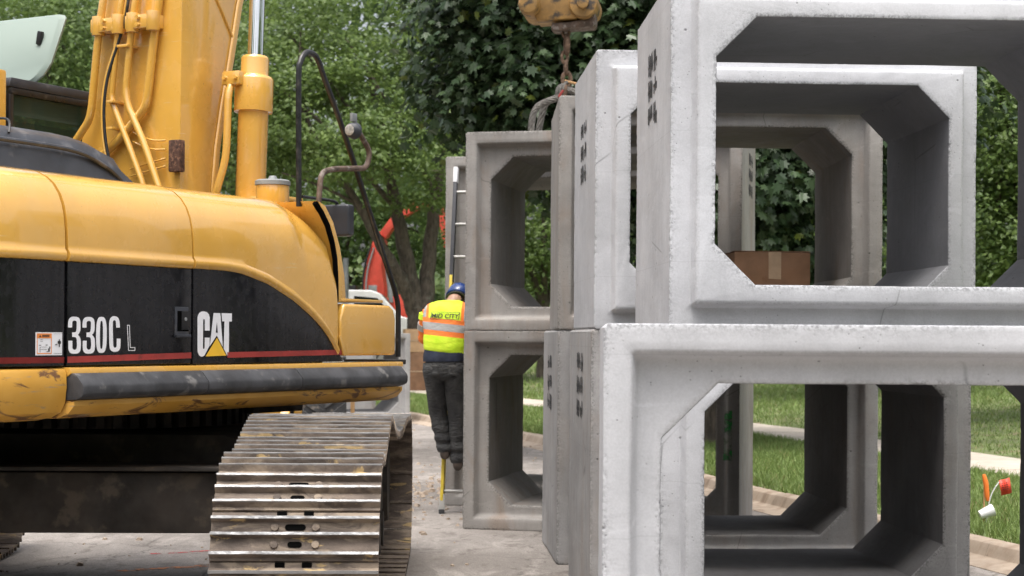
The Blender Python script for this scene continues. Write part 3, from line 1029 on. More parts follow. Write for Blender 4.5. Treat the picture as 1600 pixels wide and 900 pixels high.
# yellow pillar behind the hood end and step box at the front
part(X().prism([(0.30, 1.79), (0.385, 1.79), (0.365, 1.95), (0.32, 2.10), (0.25, 2.24), (0.17, 2.325), (0.095, 2.35), (0.15, 2.285), (0.21, 2.215), (0.258, 2.12), (0.288, 2.02)], 1.20, 1.486), 'hood_end_rib', 'yellow', 0.008)
part(X().loft([[(1.465, t - 0.006, z - 0.006), (1.489, t - 0.006, z - 0.006), (1.489, t + 0.009, z + 0.009), (1.465, t + 0.009, z + 0.009)] for t, z in ((0.075, 2.335), (0.14, 2.282), (0.20, 2.215), (0.250, 2.12), (0.278, 2.03), (0.290, 1.92), (0.294, 1.79))]), 'hood_gap_strip', 'hole')  # black strip painted in for the shaded gap at the hood end
part(X().prism([(0.345, 1.485), (0.885, 1.485), (0.885, 1.70), (0.865, 1.755), (0.82, 1.78), (0.34, 1.78), (0.30, 1.70), (0.30, 1.60)], 0.65, 1.506), 'tool_box', 'yellow', 0.018, None, 35, 3)
part(X().box((1.08, 0.55, 1.802), (0.82, 0.44, 0.018)), 'tool_box_lid', 'yellow', 0.006)
part(X().prism([(0.28, 1.60), (0.30, 1.60), (0.365, 1.486), (0.33, 1.486)], 1.49, 1.509), 'swoosh_edge', 'yellow', 0.003)

# sill, rubber bumper and lower frame
part(sweep([(1.5, t, 1, 0) for t in np.linspace(0.93, -1.90, 12)], [(0.0, 1.448), (-0.03, 1.446), (-0.035, 1.42), (0.0, 1.40), (0.3, 1.40), (0.3, 1.448)]), 'side_sill', 'yellow', 0.004)
bp = [(0.0, 1.423), (-0.045, 1.421), (-0.062, 1.414), (-0.100, 1.372), (-0.104, 1.360), (-0.102, 1.330), (-0.092, 1.316), (-0.060, 1.303), (0.0, 1.300)]
rub = []
for a, b in ((0.87, -0.20), (-0.206, -1.00), (-1.006, -1.895)):
    pts = [(1.5, t, 1, 0) for t in np.linspace(a, b, 6)]
    part(sweep(pts, bp), 'rubber_bumper', 'rubber', 0.003)
part(sweep([(1.5, t, 1, 0) for t in np.linspace(0.90, -1.89, 10)], [(0.0, 1.299), (-0.045, 1.299), (-0.045, 1.275), (-0.01, 1.238), (0.06, 1.215), (0.4, 1.21), (0.4, 1.399), (0.0, 1.399)]), 'lower_frame', 'worn', 0.0)
part(X().box((0.0, -0.5, 1.34), (2.2, 2.75, 0.16)), 'main_frame', 'under', 0.01)
part(X().box((0.0, -0.6, 1.78), (2.3, 2.5, 0.70)), 'engine_bay', 'under', 0.02)
part(X().box((-1.12, -0.9, 1.85), (0.70, 1.9, 0.9)), 'left_engine_cover', 'yellow', 0.04)

# black air intake dome on the hood
dome = []
for k in range(15):
    t = -2.7 + (2.7 - 0.85) * k / 14
    e = max(0.0, (t + 1.42) / 0.57)
    h = 0.235 * (math.sqrt(max(0.0, 1 - e ** 2.4))) + 0.004
    ring = []
    for x, f in ((1.02, 0.0), (1.0, 0.45), (0.96, 0.78), (0.90, 0.93), (0.80, 1.0), (0.2, 1.03), (-0.5, 1.0), (-0.7, 0.8), (-0.75, 0.0)):
        ring.append((x, t, 2.37 + h * f))
    dome.append(ring)
dm = part(MB().loft(dome), 'air_intake_cover', 'plastic', 0.0, None, 50)
part(MB().tube(catmull([(1.005, -2.6, 2.50), (1.012, -1.7, 2.51), (1.012, -1.30, 2.50), (1.012, -1.08, 2.44), (1.012, -0.98, 2.385)], 6), 0.012, 8), 'cover_crease', 'plastic', 0, dm)
part(MB().tube(catmull([(0.97, -1.72, 2.55), (0.9, -1.66, 2.625), (0.7, -1.62, 2.637), (0.4, -1.6, 2.63)], 5), 0.006, 6), 'loose_cable', 'gloss_black', 0, dm)

# lettering, stripe, label, handle
SX = 1.4995


def flat(polys, x, name, mat, parent, thick=0.0016):
    mb = MB()
    for p in polys:
        mb.prism(p, x, x + thick)
    return mb.build(name, mat, parent, 0, 30)


def ribbon(pts, w, close=False, k=5):
    ps = catmull([(p[0], p[1], 0) for p in pts], k, close)
    n = len(ps)
    quads = []
    L, Rr = [], []
    for i, p in enumerate(ps):
        a = ps[(i - 1) % n] if (i or close) else p
        b = ps[(i + 1) % n] if (i < n - 1 or close) else p
        d = (b - a).normalized(); s = Vector((-d.y, d.x, 0)) * w / 2
        L.append(p + s); Rr.append(p - s)
    for i in range(n if close else n - 1):
        j = (i + 1) % n
        quads.append([(L[i].x, L[i].y), (L[j].x, L[j].y), (Rr[j].x, Rr[j].y), (Rr[i].x, Rr[i].y)])
    return quads


def flat_quads(quads, mp, x, name, mat, parent):
    mb = MB()
    for q in quads:
        mb.add([(x,) + mp(*p) for p in q], [tuple(range(len(q)))])
    bm_o = mb.build(name, mat, parent, 0, 30)
    bm = bmesh.new(); bm.from_mesh(bm_o.data)
    bmesh.ops.remove_doubles(bm, verts=bm.verts, dist=1e-5)
    bm.to_mesh(bm_o.data); bm.free()
    bm_o.data.polygons.foreach_set('use_smooth', [False] * len(bm_o.data.polygons))
    return bm_o


def m330(cx, cy):
    return (-1.882 + (cx - 443) / 587.0 * 0.352, 1.680 - (cy - 178) / 402.0 * 0.171)


def strip_pairs(outer, inner, close=False, k=4):
    n = len(outer)
    o = catmull([(p[0], p[1], 0) for p in outer], k, close); q = catmull([(p[0], p[1], 0) for p in inner], k, close)
    m = len(o)
    return [[(o[i].x, o[i].y), (o[(i + 1) % m].x, o[(i + 1) % m].y), (q[(i + 1) % m].x, q[(i + 1) % m].y), (q[i].x, q[i].y)] for i in range(m if close else m - 1)]


def three(ox):
    uo = [(443, 302), (443, 262), (450, 218), (474, 192), (512, 186), (550, 193), (571, 220), (577, 272), (575, 328), (563, 361), (548, 378)]
    ui = [(487, 302), (487, 268), (489, 243), (498, 231), (512, 228), (526, 231), (534, 244), (535, 276), (533, 322), (522, 349), (487, 353)]
    lo = [(548, 378), (563, 393), (577, 420), (582, 460), (581, 512), (574, 552), (552, 575), (515, 581), (478, 576), (455, 554), (447, 512), (447, 442)]
    li = [(487, 402), (522, 405), (534, 422), (538, 460), (538, 505), (534, 525), (526, 535), (514, 538), (502, 535), (494, 525), (490, 505), (490, 442)]
    sh = lambda L_: [(a + ox, b) for a, b in L_]
    mid = [[(548 + ox, 378), (487 + ox, 402), (487 + ox, 353)]]
    return strip_pairs(sh(uo), sh(ui)) + strip_pairs(sh(lo), sh(li)) + mid


def sup(cx, cy, a, b, e0, e1, ang):
    return [(cx + a * math.copysign(abs(math.cos(t)) ** e0, math.cos(t)), cy + b * math.copysign(abs(math.sin(t)) ** e1, math.sin(t))) for t in ang]


q = three(0) + three(155)
an = np.linspace(0, 2 * math.pi, 40, endpoint=False)
q += strip_pairs(sup(808, 378, 60, 196, 0.6, 0.75, an), sup(808, 378, 17, 152, 0.6, 0.75, an), True, 1)
co = [(1018, 297), (1016, 255), (1006, 205), (985, 180), (952, 172), (920, 182), (900, 212), (893, 262), (894, 380), (898, 490), (908, 535), (930, 557), (965, 563), (1000, 555), (1020, 528), (1026, 480), (1026, 418)]
ci = [(974, 297), (973, 258), (970, 230), (963, 219), (953, 216), (944, 219), (938, 232), (936, 265), (938, 380), (942, 480), (946, 502), (953, 514), (963, 518), (973, 514), (980, 502), (982, 475), (982, 418)]
q += strip_pairs(co, ci)
flat_quads(q, m330, SX, 'model_lettering', 'white_vinyl', d1)
Lo = [(1100, 266), (1132, 266), (1143, 513), (1198, 513), (1198, 553), (1116, 553)]
Li = [(1108, 273), (1125, 273), (1136, 520), (1191, 520), (1191, 546), (1123, 546)]
flat_quads([[Lo[i], Lo[(i + 1) % 6], Li[(i + 1) % 6], Li[i]] for i in range(6)], m330, SX, 'letter_outline', 'white_vinyl', d1)


def mcat(cx, cy):
    return (-0.968 + (cx - 395) / 450.0 * 0.282, 1.716 - (cy - 155) / 580.0 * 0.228)


CC = [(553, 400), (490, 400), (490, 270), (485, 256), (478, 252), (471, 256), (468, 270), (468, 615), (471, 630), (478, 636), (485, 630), (490, 615), (490, 490), (553, 490), (553, 590), (490, 715), (470, 730), (445, 733), (420, 715), (405, 680), (400, 640), (397, 240), (403, 205), (420, 175), (447, 158), (480, 155), (515, 163), (540, 190), (552, 230)]
AA = [(600, 172), (688, 172), (724, 612), (642, 465), (556, 598)]
TT = [(703, 172), (840, 172), (840, 278), (803, 278), (803, 720), (775, 720), (735, 640), (742, 278), (712, 278)]
flat_quads([CC, AA, TT], mcat, SX, 'logo_lettering', 'white_vinyl', d2)
flat_quads([[(642, 290), (629, 425), (656, 425)]], mcat, SX + 0.0012, 'logo_counter', 'black', d2)
flat_quads([[(642, 462), (785, 732), (480, 740)]], mcat, SX + 0.0012, 'logo_triangle_edge', 'black', d2)
flat_quads([[(642, 490), (765, 722), (497, 730)]], mcat, SX + 0.0024, 'logo_triangle', 'yellow_vinyl', d2)


def stripe(t0, t1, z0, z1, parent, x=SX):
    MB().add([(x, t0, z0 - 0.0145), (x, t1, z1 - 0.0145), (x, t1, z1 + 0.0145), (x, t0, z0 + 0.0145)], [(0, 1, 2, 3)]).build('red_stripe', 'red', parent)


stripe(-1.885, -1.013, 1.482, 1.496, d1)
stripe(-0.725, 0.335, 1.496, 1.505, d2)
MB().loft([[(x - nx * 0.001, y - ny * 0.001, 1.468), (x - nx * 0.001, y - ny * 0.001, 1.495)] for x, y, nx, ny in cw_path[:12]], False).build('red_stripe', 'red', d0)


def lab(u, v):
    return (-2.085 + 0.166 * u, 1.503 + 0.102 * v)


def rect(u0, u1, v0, v1):
    return [(u0, v0), (u1, v0), (u1, v1), (u0, v1)]


lb = flat_quads([rect(0, 1, 0, 1)], lab, SX, 'warning_label', 'white_vinyl', d0)
flat_quads([rect(0.04, 0.60, 0.74, 0.95), rect(0.05, 0.075, 0.08, 0.74), rect(0.575, 0.6, 0.08, 0.74), rect(0.05, 0.6, 0.06, 0.10)], lab, SX + 0.0012, 'label_print_orange', 'orange_vinyl', d0)
ink = [[(0.12, 0.79), (0.20, 0.79), (0.16, 0.90)]] + [rect(0.24 + 0.045 * k, 0.275 + 0.045 * k, 0.80, 0.89) for k in range(6)]
ink += [rect(0.16, 0.26, 0.60, 0.615), rect(0.16, 0.26, 0.67, 0.685), rect(0.12, 0.20, 0.42, 0.45), rect(0.36, 0.44, 0.43, 0.46), rect(0.15, 0.4, 0.35, 0.365), rect(0.15, 0.42, 0.25, 0.265), rect(0.15, 0.165, 0.12, 0.36), rect(0.46, 0.52, 0.16, 0.30), rect(0.50, 0.54, 0.28, 0.38), rect(0.40, 0.46, 0.14, 0.17)]
ink += [rect(0.86, 0.90, 0.36, 0.70), rect(0.82, 0.94, 0.50, 0.62), rect(0.72, 0.80, 0.44, 0.48), rect(0.66, 0.97, 0.07, 0.085), rect(0.66, 0.97, 0.93, 0.94)]
flat_quads(ink, lab, SX + 0.0024, 'label_print', 'ink', d0)['kind'] = 'stuff'
dh = part(X().box((1.498, -1.09, 1.665), (0.012, 0.10, 0.14)), 'door_handle', 'plastic', 0.004, d1)
part(X().box((1.5035, -1.085, 1.665), (0.004, 0.085, 0.10)), 'handle_recess', 'hole', 0, dh)
part(X().box((1.506, -1.072, 1.668), (0.008, 0.052, 0.092)), 'latch', 'gloss_black', 0.003, dh)
part(X().box((1.508, -1.09, 1.592), (0.02, 0.108, 0.016)), 'handle_lip', 'plastic', 0.004, dh)
part(X().cyl((1.51, -1.072, 1.675), (1.514, -1.072, 1.675), 0.009, 12), 'key_lock', 'grey_metal', 0, dh)

# fuel cap, handrail, lamp stalk, mirror on the right front corner
fc = part(X().lathe([(0.0, 2.33), (0.095, 2.33), (0.095, 2.455), (0.0, 2.455)], 24, (1.1, 0.20, 0)), 'filler_neck', 'yellow', 0.004)
part(X().lathe([(0.0, 2.456), (0.102, 2.456), (0.102, 2.478), (0.09, 2.486), (0.03, 2.487), (0.02, 2.51), (0.0, 2.51)], 24, (1.1, 0.20, 0)), 'filler_cap', 'grey_metal', 0, fc)
part(X().box((0.80, 0.52, 2.405), (0.42, 0.22, 0.03)), 'tank_top_guard', 'yellow', 0.012)
part(X().box((0.80, 0.50, 2.33), (0.36, 0.18, 0.11)), 'tank_top', 'under', 0.01)
RX = 1.35
rail = [(RX, 0.105, 2.32), (RX, 0.095, 3.02), (RX, 0.11, 3.13), (RX, 0.155, 3.185), (RX, 0.205, 3.198), (RX, 0.26, 3.185), (RX, 0.305, 3.14), (RX, 0.345, 3.075), (RX, 0.569, 2.757), (RX, 1.02, 2.04), (RX, 1.12, 1.88), (RX, 1.158, 1.79), (RX, 1.164, 1.70), (RX, 1.164, 1.47)]
part(X().tube(catmull(rail, 5), 0.0165, 10), 'handrail', 'gloss_black', 0)
part(X().box((1.25, 1.06, 1.44), (0.3, 0.24, 0.03)), 'step_plate', 'under', 0.006)
part(X().tube(fillet([(1.45, 0.148, 2.30), (1.45, 0.175, 2.515), (1.45, 0.30, 2.545), (1.45, 0.64, 2.58), (1.45, 0.68, 2.68), (1.45, 0.535, 2.80)], 0.11, 7), 0.0165, 10), 'lamp_stalk', 'rust')
lamp = part(X().lathe([(0.0, -0.03), (0.034, -0.03), (0.046, -0.005), (0.05, 0.025), (0.0, 0.03)], 20, (1.45, 0.49, 2.785), 'Y'), 'work_lamp', 'plastic', 0.003)
part(X().lathe([(0.0, -0.034), (0.02, -0.034), (0.032, -0.029), (0.0, -0.028)], 20, (1.45, 0.487, 2.785), 'Y'), 'lamp_lens', 'lens', 0, lamp)
part(X().box((1.45, 0.50, 2.86), (0.02, 0.05, 0.05)), 'lamp_bracket', 'grey_metal', 0.004, lamp)
mr = part(X().box((1.2, 0.715, 2.285), (0.20, 0.07, 0.19)), 'mirror_housing', 'plastic', 0.022, None, 35, 3)
part(X().tube(fillet([(1.2, 0.35, 2.40), (1.2, 0.66, 2.40), (1.2, 0.715, 2.39), (1.2, 0.715, 2.34)], 0.04), 0.009, 8), 'mirror_bracket', 'gloss_black', 0, mr)

# boom: rises steeply from the foot, goes forward above the frame and carries the stick
bs = [  # z, x0, x1, y0, y1
    (1.30, -0.43, 0.42, 0.10, 0.62), (1.9, -0.43, 0.415, 0.20, 0.58), (2.30, -0.425, 0.405, 0.228, 0.56), (2.5, -0.415, 0.40, 0.23, 0.562), (2.75, -0.375, 0.40, 0.23, 0.592), (3.0, -0.325, 0.40, 0.232, 0.645),
    (3.3, -0.25, 0.40, 0.236, 0.72), (3.65, -0.18, 0.40, 0.24, 0.80), (4.1, -0.14, 0.40, 0.27, 0.95), (4.8, -0.12, 0.38, 0.42, 1.25)]
rings = [[(x0, y0, z), (x1, y0, z), (x1, y1, z), (x0, y1, z)] for z, x0, x1, y0, y1 in bs]
rings += [[(-0.10, 0.70, 5.6), (0.38, 0.70, 5.6), (0.38, 1.62, 5.3), (-0.10, 1.62, 5.3)], [(-0.08, 1.25, 6.5), (0.37, 1.25, 6.5), (0.37, 2.0, 6.0), (-0.08, 2.0, 6.0)],
          [(-0.04, 2.2, 7.25), (0.36, 2.2, 7.25), (0.36, 2.55, 6.65), (-0.04, 2.55, 6.65)], [(0.0, 3.5, 7.62), (0.36, 3.5, 7.62), (0.36, 3.6, 7.25), (0.0, 3.6, 7.25)]]
boom = part(MB().loft(rings), 'boom', 'yellow', 0.010)
# edge flange along the front of the side plate, cast seam
fl = [(0.402, y1 - 0.012, z) for z, x0, x1, y0, y1 in bs[2:]]
part(X().loft([[(x, y - 0.028, z), (x + 0.012, y - 0.02, z), (x + 0.012, y + 0.02, z), (x, y + 0.022, z)] for x, y, z in fl]), 'edge_flange', 'yellow', 0.003, boom)
part(X().tube([(0.404, 0.44, 3.80), (0.404, 0.62, 3.58), (0.404, 0.74, 3.42)], 0.008, 8), 'weld_seam', 'yellow', 0, boom)


def back_y(z):
    return float(np.interp(z, [b[0] for b in bs], [b[3] for b in bs]))


def bpipe(pts, r, name='hydraulic_pipe', mat='yellow', off=0.045, rad=0.16):
    """pipe on the rear plate, points given as (x, z[, extra stand-off])"""
    P = []
    for p in pts:
        e = p[2] if len(p) > 2 else 0.0
        P.append((p[0], back_y(p[1]) - off - r - e, p[1]))
    return part(X().tube(fillet(P, rad, 7), r, 12), name, mat, 0, boom)


# measured on the photograph's rear plate: x 120..280 px -> x -0.42..0.40
def bx(px, z):
    return -0.42 + (px - 118) / (280 - 118.0) * 0.82


def zpy(py):
    return 1.6 + (526 - 3.0 - py) * 9.95 / FPX


def bp2(lst, **k):
    bpipe([(bx(p[0], 0), zpy(p[1])) + tuple(p[2:]) for p in lst], **k)


bp2([(181, -260), (171, 0), (164, 60), (156, 165), (152, 185), (134, 212), (112, 245)], r=0.024)
bp2([(206, -260), (199, 0), (194, 50), (186, 150), (190, 165), (212, 222), (236, 290), (242, 320)], r=0.019)
bp2([(228, -260), (221, 0), (215, 50), (208, 140), (212, 165), (236, 222), (258, 290), (268, 320)], r=0.021)
bp2([(262, -260), (252, 0), (246, 50), (238, 140), (234, 168), (212, 196), (186, 225), (160, 245)], r=0.026, off=0.012)
bp2([(217, -260), (208, 0), (204, 30), (194, 75, 0.02), (184, 120, 0.04), (181, 165, 0.05), (184, 220, 0.05), (196, 280, 0.04), (204, 320, 0.02)], r=0.009, name='grease_hose', mat='gloss_black', rad=0.2)
bp2([(214, -260), (205, 0), (201, 30), (191, 75, 0.02), (181, 120, 0.04), (178, 165, 0.05), (180, 220, 0.05), (192, 280, 0.04), (200, 320, 0.02)], r=0.008, name='grease_hose', mat='yellow', rad=0.2)
for a, b in ((159, 199), (212, 252)):
    za = zpy(36)
    xa, xb = bx(a, 0), bx(b, 0)
    cl = part(X().box(((xa + xb) / 2, back_y(za) - 0.05, za), (abs(xb - xa) + 0.02, 0.10, 0.085)), 'pipe_clamp', 'yellow', 0.012, boom)
    for xx in ((xa * 0.88 + xb * 0.12), (xa * 0.12 + xb * 0.88)):
        part(X().cyl((xx + 0.005, back_y(za) - 0.068, za - 0.058), (xx + 0.005, back_y(za) - 0.068, za + 0.058), 0.040, 16), 'clamp_saddle', 'yellow', 0.004, boom)
    for dz in (-0.022, 0.022):
        part(X().cyl(((xa + xb) / 2, back_y(za) - 0.10, za + dz), ((xa + xb) / 2, back_y(za) - 0.122, za + dz), 0.014, 6), 'clamp_bolt', 'yellow', 0, boom)
for py in (72, 158, 200):
    z_ = zpy(py)
    part(X().box((bx(190 if py > 100 else 208, 0), back_y(z_) - 0.055, z_), (0.085 if py < 100 else 0.05, 0.10, 0.016)), 'hose_bracket', 'yellow', 0.003, boom)
gb = part(X().box((bx(274, 0) + 0.03, back_y(2.66) - 0.028, 2.655), (0.085, 0.055, 0.19)), 'grease_block', 'rust_dark', 0.010, boom)
for k, py in enumerate((222, 236, 250, 262)):
    z_ = zpy(py)
    P = [(bx(264, 0), back_y(z_) - 0.03, z_), (bx(240, 0), back_y(z_) - 0.025, z_ - 0.02 + 0.03 * (k < 2)), (bx(208 if k > 1 else 212, 0), back_y(z_) - 0.02, z_ - 0.05 + 0.11 * (k < 2))]
    part(X().tube(catmull(P, 5), 0.006, 8), 'grease_line', 'yellow', 0, boom)

# boom lift cylinder on the right
cyl = part(X().lathe([(0.0, -1.7), (0.092, -1.7), (0.092, 0.0), (0.118, 0.0), (0.118, 0.20), (0.108, 0.215), (0.085, 0.225), (0.085, 0.33), (0.075, 0.345), (0.0, 0.345)], 32), 'lift_cylinder', 'yellow', 0.004)
cyl.location = (0.62, 0.652, 2.955)
cyl.rotation_euler = (R(-2.6), 0, 0)
part(X().cyl((0, 0, 0.34), (0, 0, 2.6), 0.047, 28), 'piston_rod', 'chrome', 0, cyl)
part(X().tube(fillet([(-0.07, -0.115, 0.19), (-0.07, -0.16, 0.10), (-0.07, -0.16, -0.30), (-0.12, -0.17, -0.48), (-0.17, -0.15, -0.62), (-0.10, -0.05, -0.78)], 0.12), 0.023, 12), 'cylinder_pipe', 'yellow', 0, cyl)
part(X().box((-0.06, -0.115, 0.19), (0.13, 0.09, 0.085)), 'pipe_block', 'yellow', 0.012, cyl)
for bx_ in (-0.1, -0.02):
    part(X().cyl((bx_, -0.155, 0.19), (bx_, -0.175, 0.19), 0.014, 6), 'block_bolt', 'yellow', 0, cyl)
cyl2 = part(X().lathe([(0.0, -1.7), (0.092, -1.7), (0.092, 0.0), (0.118, 0.0), (0.118, 0.20), (0.085, 0.225), (0.085, 0.33), (0.0, 0.345)], 24), 'lift_cylinder', 'yellow')
cyl2.location = (-0.50, 0.652, 2.955); cyl2.rotation_euler = (R(-2.6), 0, 0)
part(X().cyl((0, 0, 0.34), (0, 0, 2.6), 0.047, 20), 'piston_rod', 'chrome', 0, cyl2)
part(X().cyl((-0.75, 0.75, 5.50), (0.75, 0.75, 5.50), 0.07, 16), 'cylinder_pin', 'yellow')

# stick and coupler above the far culverts (the coupler hangs into the frame)
inv = Matrix.Rotation(PSI, 4, 'Z')
HK = inv @ (W(878, 24, 14.35) - Vector((-2.44, 9.86, 0)))
hx, hy, hz = HK
st = part(MB().loft([[(0.02, 3.2, 7.75), (0.34, 3.2, 7.75), (0.34, 3.75, 7.75), (0.02, 3.75, 7.75)], [(0.02, 3.3, 7.0), (0.34, 3.3, 7.0), (0.34, 3.95, 7.2), (0.02, 3.95, 7.2)],
                     [(hx - 0.16, hy - 0.12, hz + 0.35), (hx + 0.16, hy - 0.12, hz + 0.35), (hx + 0.16, hy + 0.2, hz + 0.35), (hx - 0.16, hy + 0.2, hz + 0.35)]]), 'stick', 'yellow', 0.02)
MC = Matrix.Translation(Vector((hx, hy, hz))) @ Matrix.Rotation(PSI - R(8), 4, 'Z')
cp = MB(MC).prism([(-0.235, 0.30), (0.21, 0.30), (0.17, -0.02), (0.14, -0.06), (-0.20, -0.075), (-0.215, -0.03)], -0.17, 0.13, 'XZ').build('coupler', 'grimy', EXC, 0.012)
MB(MC).lathe([(0.0, -0.30), (0.075, -0.30), (0.09, -0.27), (0.09, 0.24), (0.0, 0.24)], 20, (-0.255, 0.0, 0.05), 'Y').build('pin_boss', 'grimy', EXC, 0.004)
MB(MC).lathe([(0.0, -0.26), (0.05, -0.26), (0.05, -0.22), (0.115, -0.22), (0.125, -0.19), (0.125, 0.20), (0.0, 0.20)], 24, (0.205, 0.0, 0.06), 'Y').build('pin_boss', 'grimy', EXC, 0.004)
MB(MC).prism([(-0.08, -0.145), (-0.07, -0.09), (0.05, -0.085), (0.24, -0.06), (0.30, 0.02), (0.30, -0.10), (0.28, -0.125), (0.1, -0.13), (0.02, -0.15)], -0.14, 0.09, 'XZ').build('lifting_eye_plate', 'rust', EXC, 0.012)

# cab on the far side of the boom
cabm = MB()
part(X().box((-1.02, 0.56, 1.75), (0.95, 1.92, 0.75)), 'cab_base', 'yellow', 0.03)
cb = part(X().box((-0.575, -0.32, 2.62), (0.07, 0.20, 1.10)), 'cab_rear_pillar', 'yellow', 0.02)
part(X().box((-1.46, -0.32, 2.62), (0.07, 0.20, 1.10)), 'cab_rear_pillar', 'yellow', 0.02)
part(X().box((-1.02, -0.34, 2.35), (0.86, 0.10, 0.55)), 'cab_rear_wall', 'yellow', 0.02)
part(X().box((-0.575, 1.44, 2.6), (0.06, 0.08, 1.04)), 'cab_front_pillar', 'gloss_black', 0.01)
part(X().box((-1.46, 1.44, 2.6), (0.06, 0.08, 1.04)), 'cab_front_pillar', 'gloss_black', 0.01)
part(X().prism([(-0.20, 3.075), (1.48, 3.075), (1.5, 3.10), (1.40, 3.135), (-0.18, 3.135)], -1.5, -0.545), 'cab_roof', 'plastic', 0.02)
part(X().box((-0.548, 0.62, 3.05), (0.03, 1.62, 0.04)), 'window_frame', 'gloss_black', 0.008)
part(X().box((-0.548, -0.19, 2.58), (0.03, 0.035, 0.90)), 'window_frame', 'gloss_black', 0.006)
part(X().box((-0.556, 0.62, 2.58), (0.008, 1.60, 0.90)), 'side_window', 'cab_glass')
part(X().box((-1.46, 0.62, 2.58), (0.008, 1.60, 0.90)), 'side_window', 'cab_glass')
part(X().box((-1.02, 0.55, 2.42), (0.5, 0.14, 0.75)), 'seat_back', 'plastic', 0.05)
part(X().box((-1.02, 0.85, 2.12), (0.5, 0.5, 0.16)), 'seat_cushion', 'plastic', 0.05)
part(X().tube([(-0.52, -0.32, 2.70), (-0.505, -0.325, 2.74), (-0.505, -0.325, 2.92), (-0.52, -0.32, 2.96)], 0.009, 8), 'grab_handle', 'gloss_black', 0)
# roof hatch of pale green plastic, standing open
hp = []
for u, v in ((0, 0.06), (0.03, 0.015), (0.10, 0.0), (0.80, 0.0), (0.90, 0.04), (0.96, 0.13), (1.0, 0.30), (1.02, 0.93), (1.0, 0.98), (0.95, 1.0), (0.05, 1.0), (0.0, 0.97)):
    hp.append((u, v))
hat = MB()
A0, A1 = Vector((-1.50, 0.12, 3.135)), Vector((-0.56, 0.12, 3.135))
UPV = Vector((0.03, 0.13, 0.45))
r0 = [A0 + (A1 - A0) * u + UPV * v for u, v in hp]
r1 = [p + Vector((0, 0.012, -0.003)) for p in r0]
cen = sum(r0, Vector()) / len(r0)
rin = [cen + (p - cen) * 0.93 + Vector((0, -0.018, 0.0)) for p in r0]
n_ = len(hp)
hat.add(r1 + r0 + rin, [tuple(range(n_))] + [(i, (i + 1) % n_, n_ + (i + 1) % n_, n_ + i) for i in range(n_)] + [(n_ + i, n_ + (i + 1) % n_, 2 * n_ + (i + 1) % n_, 2 * n_ + i) for i in range(n_)] + [tuple(range(3 * n_ - 1, 2 * n_ - 1, -1))])
hh = part(hat, 'roof_hatch', 'hatch')
hq = lambda u, v: A0 + (A1 - A0) * u + UPV * v
part(X().box(tuple(hq(0.87, 0.66) + Vector((0, -0.03, 0))), (0.035, 0.03, 0.085), (0, R(10), 0)), 'hatch_handle', 'gloss_black', 0.008, hh)
part(X().box(tuple(hq(0.45, 0.05) + Vector((0, -0.025, 0))), (0.14, 0.012, 0.065), (0, R(-6), 0)), 'hatch_hinge', 'yellow', 0.003, hh)
part(X().box(tuple(hq(0.34, 0.97) + Vector((0, -0.024, 0))), (0.025, 0.02, 0.03)), 'hatch_catch', 'gloss_black', 0.003, hh)
part(X().box(tuple(hq(0.42, 0.97) + Vector((0, -0.024, 0))), (0.02, 0.02, 0.03)), 'hatch_catch', 'gloss_black', 0.003, hh)

# ---- undercarriage (turned relative to the house)
sr = MB()
sr.lathe([(0.0, 1.08), (0.80, 1.08), (0.80, 1.20), (0.92, 1.20), (0.92, 1.262), (0.0, 1.262)], 48)
part(sr, 'swing_bearing', 'under', 0.005)
tm = MB()
for k in range(60):
    a = 2 * math.pi * k / 60
    tm.box((0.845 * math.cos(a), 0.845 * math.sin(a), 1.135), (0.09, 0.045, 0.10), (0, 0, a))
part(tm, 'ring_gear_teeth', 'under')
part(X().box((0.35, 0.55, 1.19), (1.1, 0.5, 0.10)), 'swing_frame_rib', 'under', 0.01)
cbm = MB(UROT)
cbm.prism([(-1.25, 0.62), (1.25, 0.62), (1.25, 0.92), (0.85, 1.06), (-0.85, 1.06), (-1.25, 0.92)], -0.85, 0.85, 'XZ')
cbm.prism([(-1.30, 0.60), (1.30, 0.60), (1.30, 0.91), (-1.30, 0.91)], -1.55, -0.9, 'XZ')
cbm.prism([(-1.30, 0.62), (1.30, 0.62), (1.30, 0.91), (-1.30, 0.91)], 0.9, 1.55, 'XZ')
part(cbm, 'car_body', 'under', 0.03)
part(MB(UROT).box((0, -1.57, 0.93), (2.5, 0.12, 0.02)), 'car_body_flange', 'under', 0.004)

SHW = 0.72


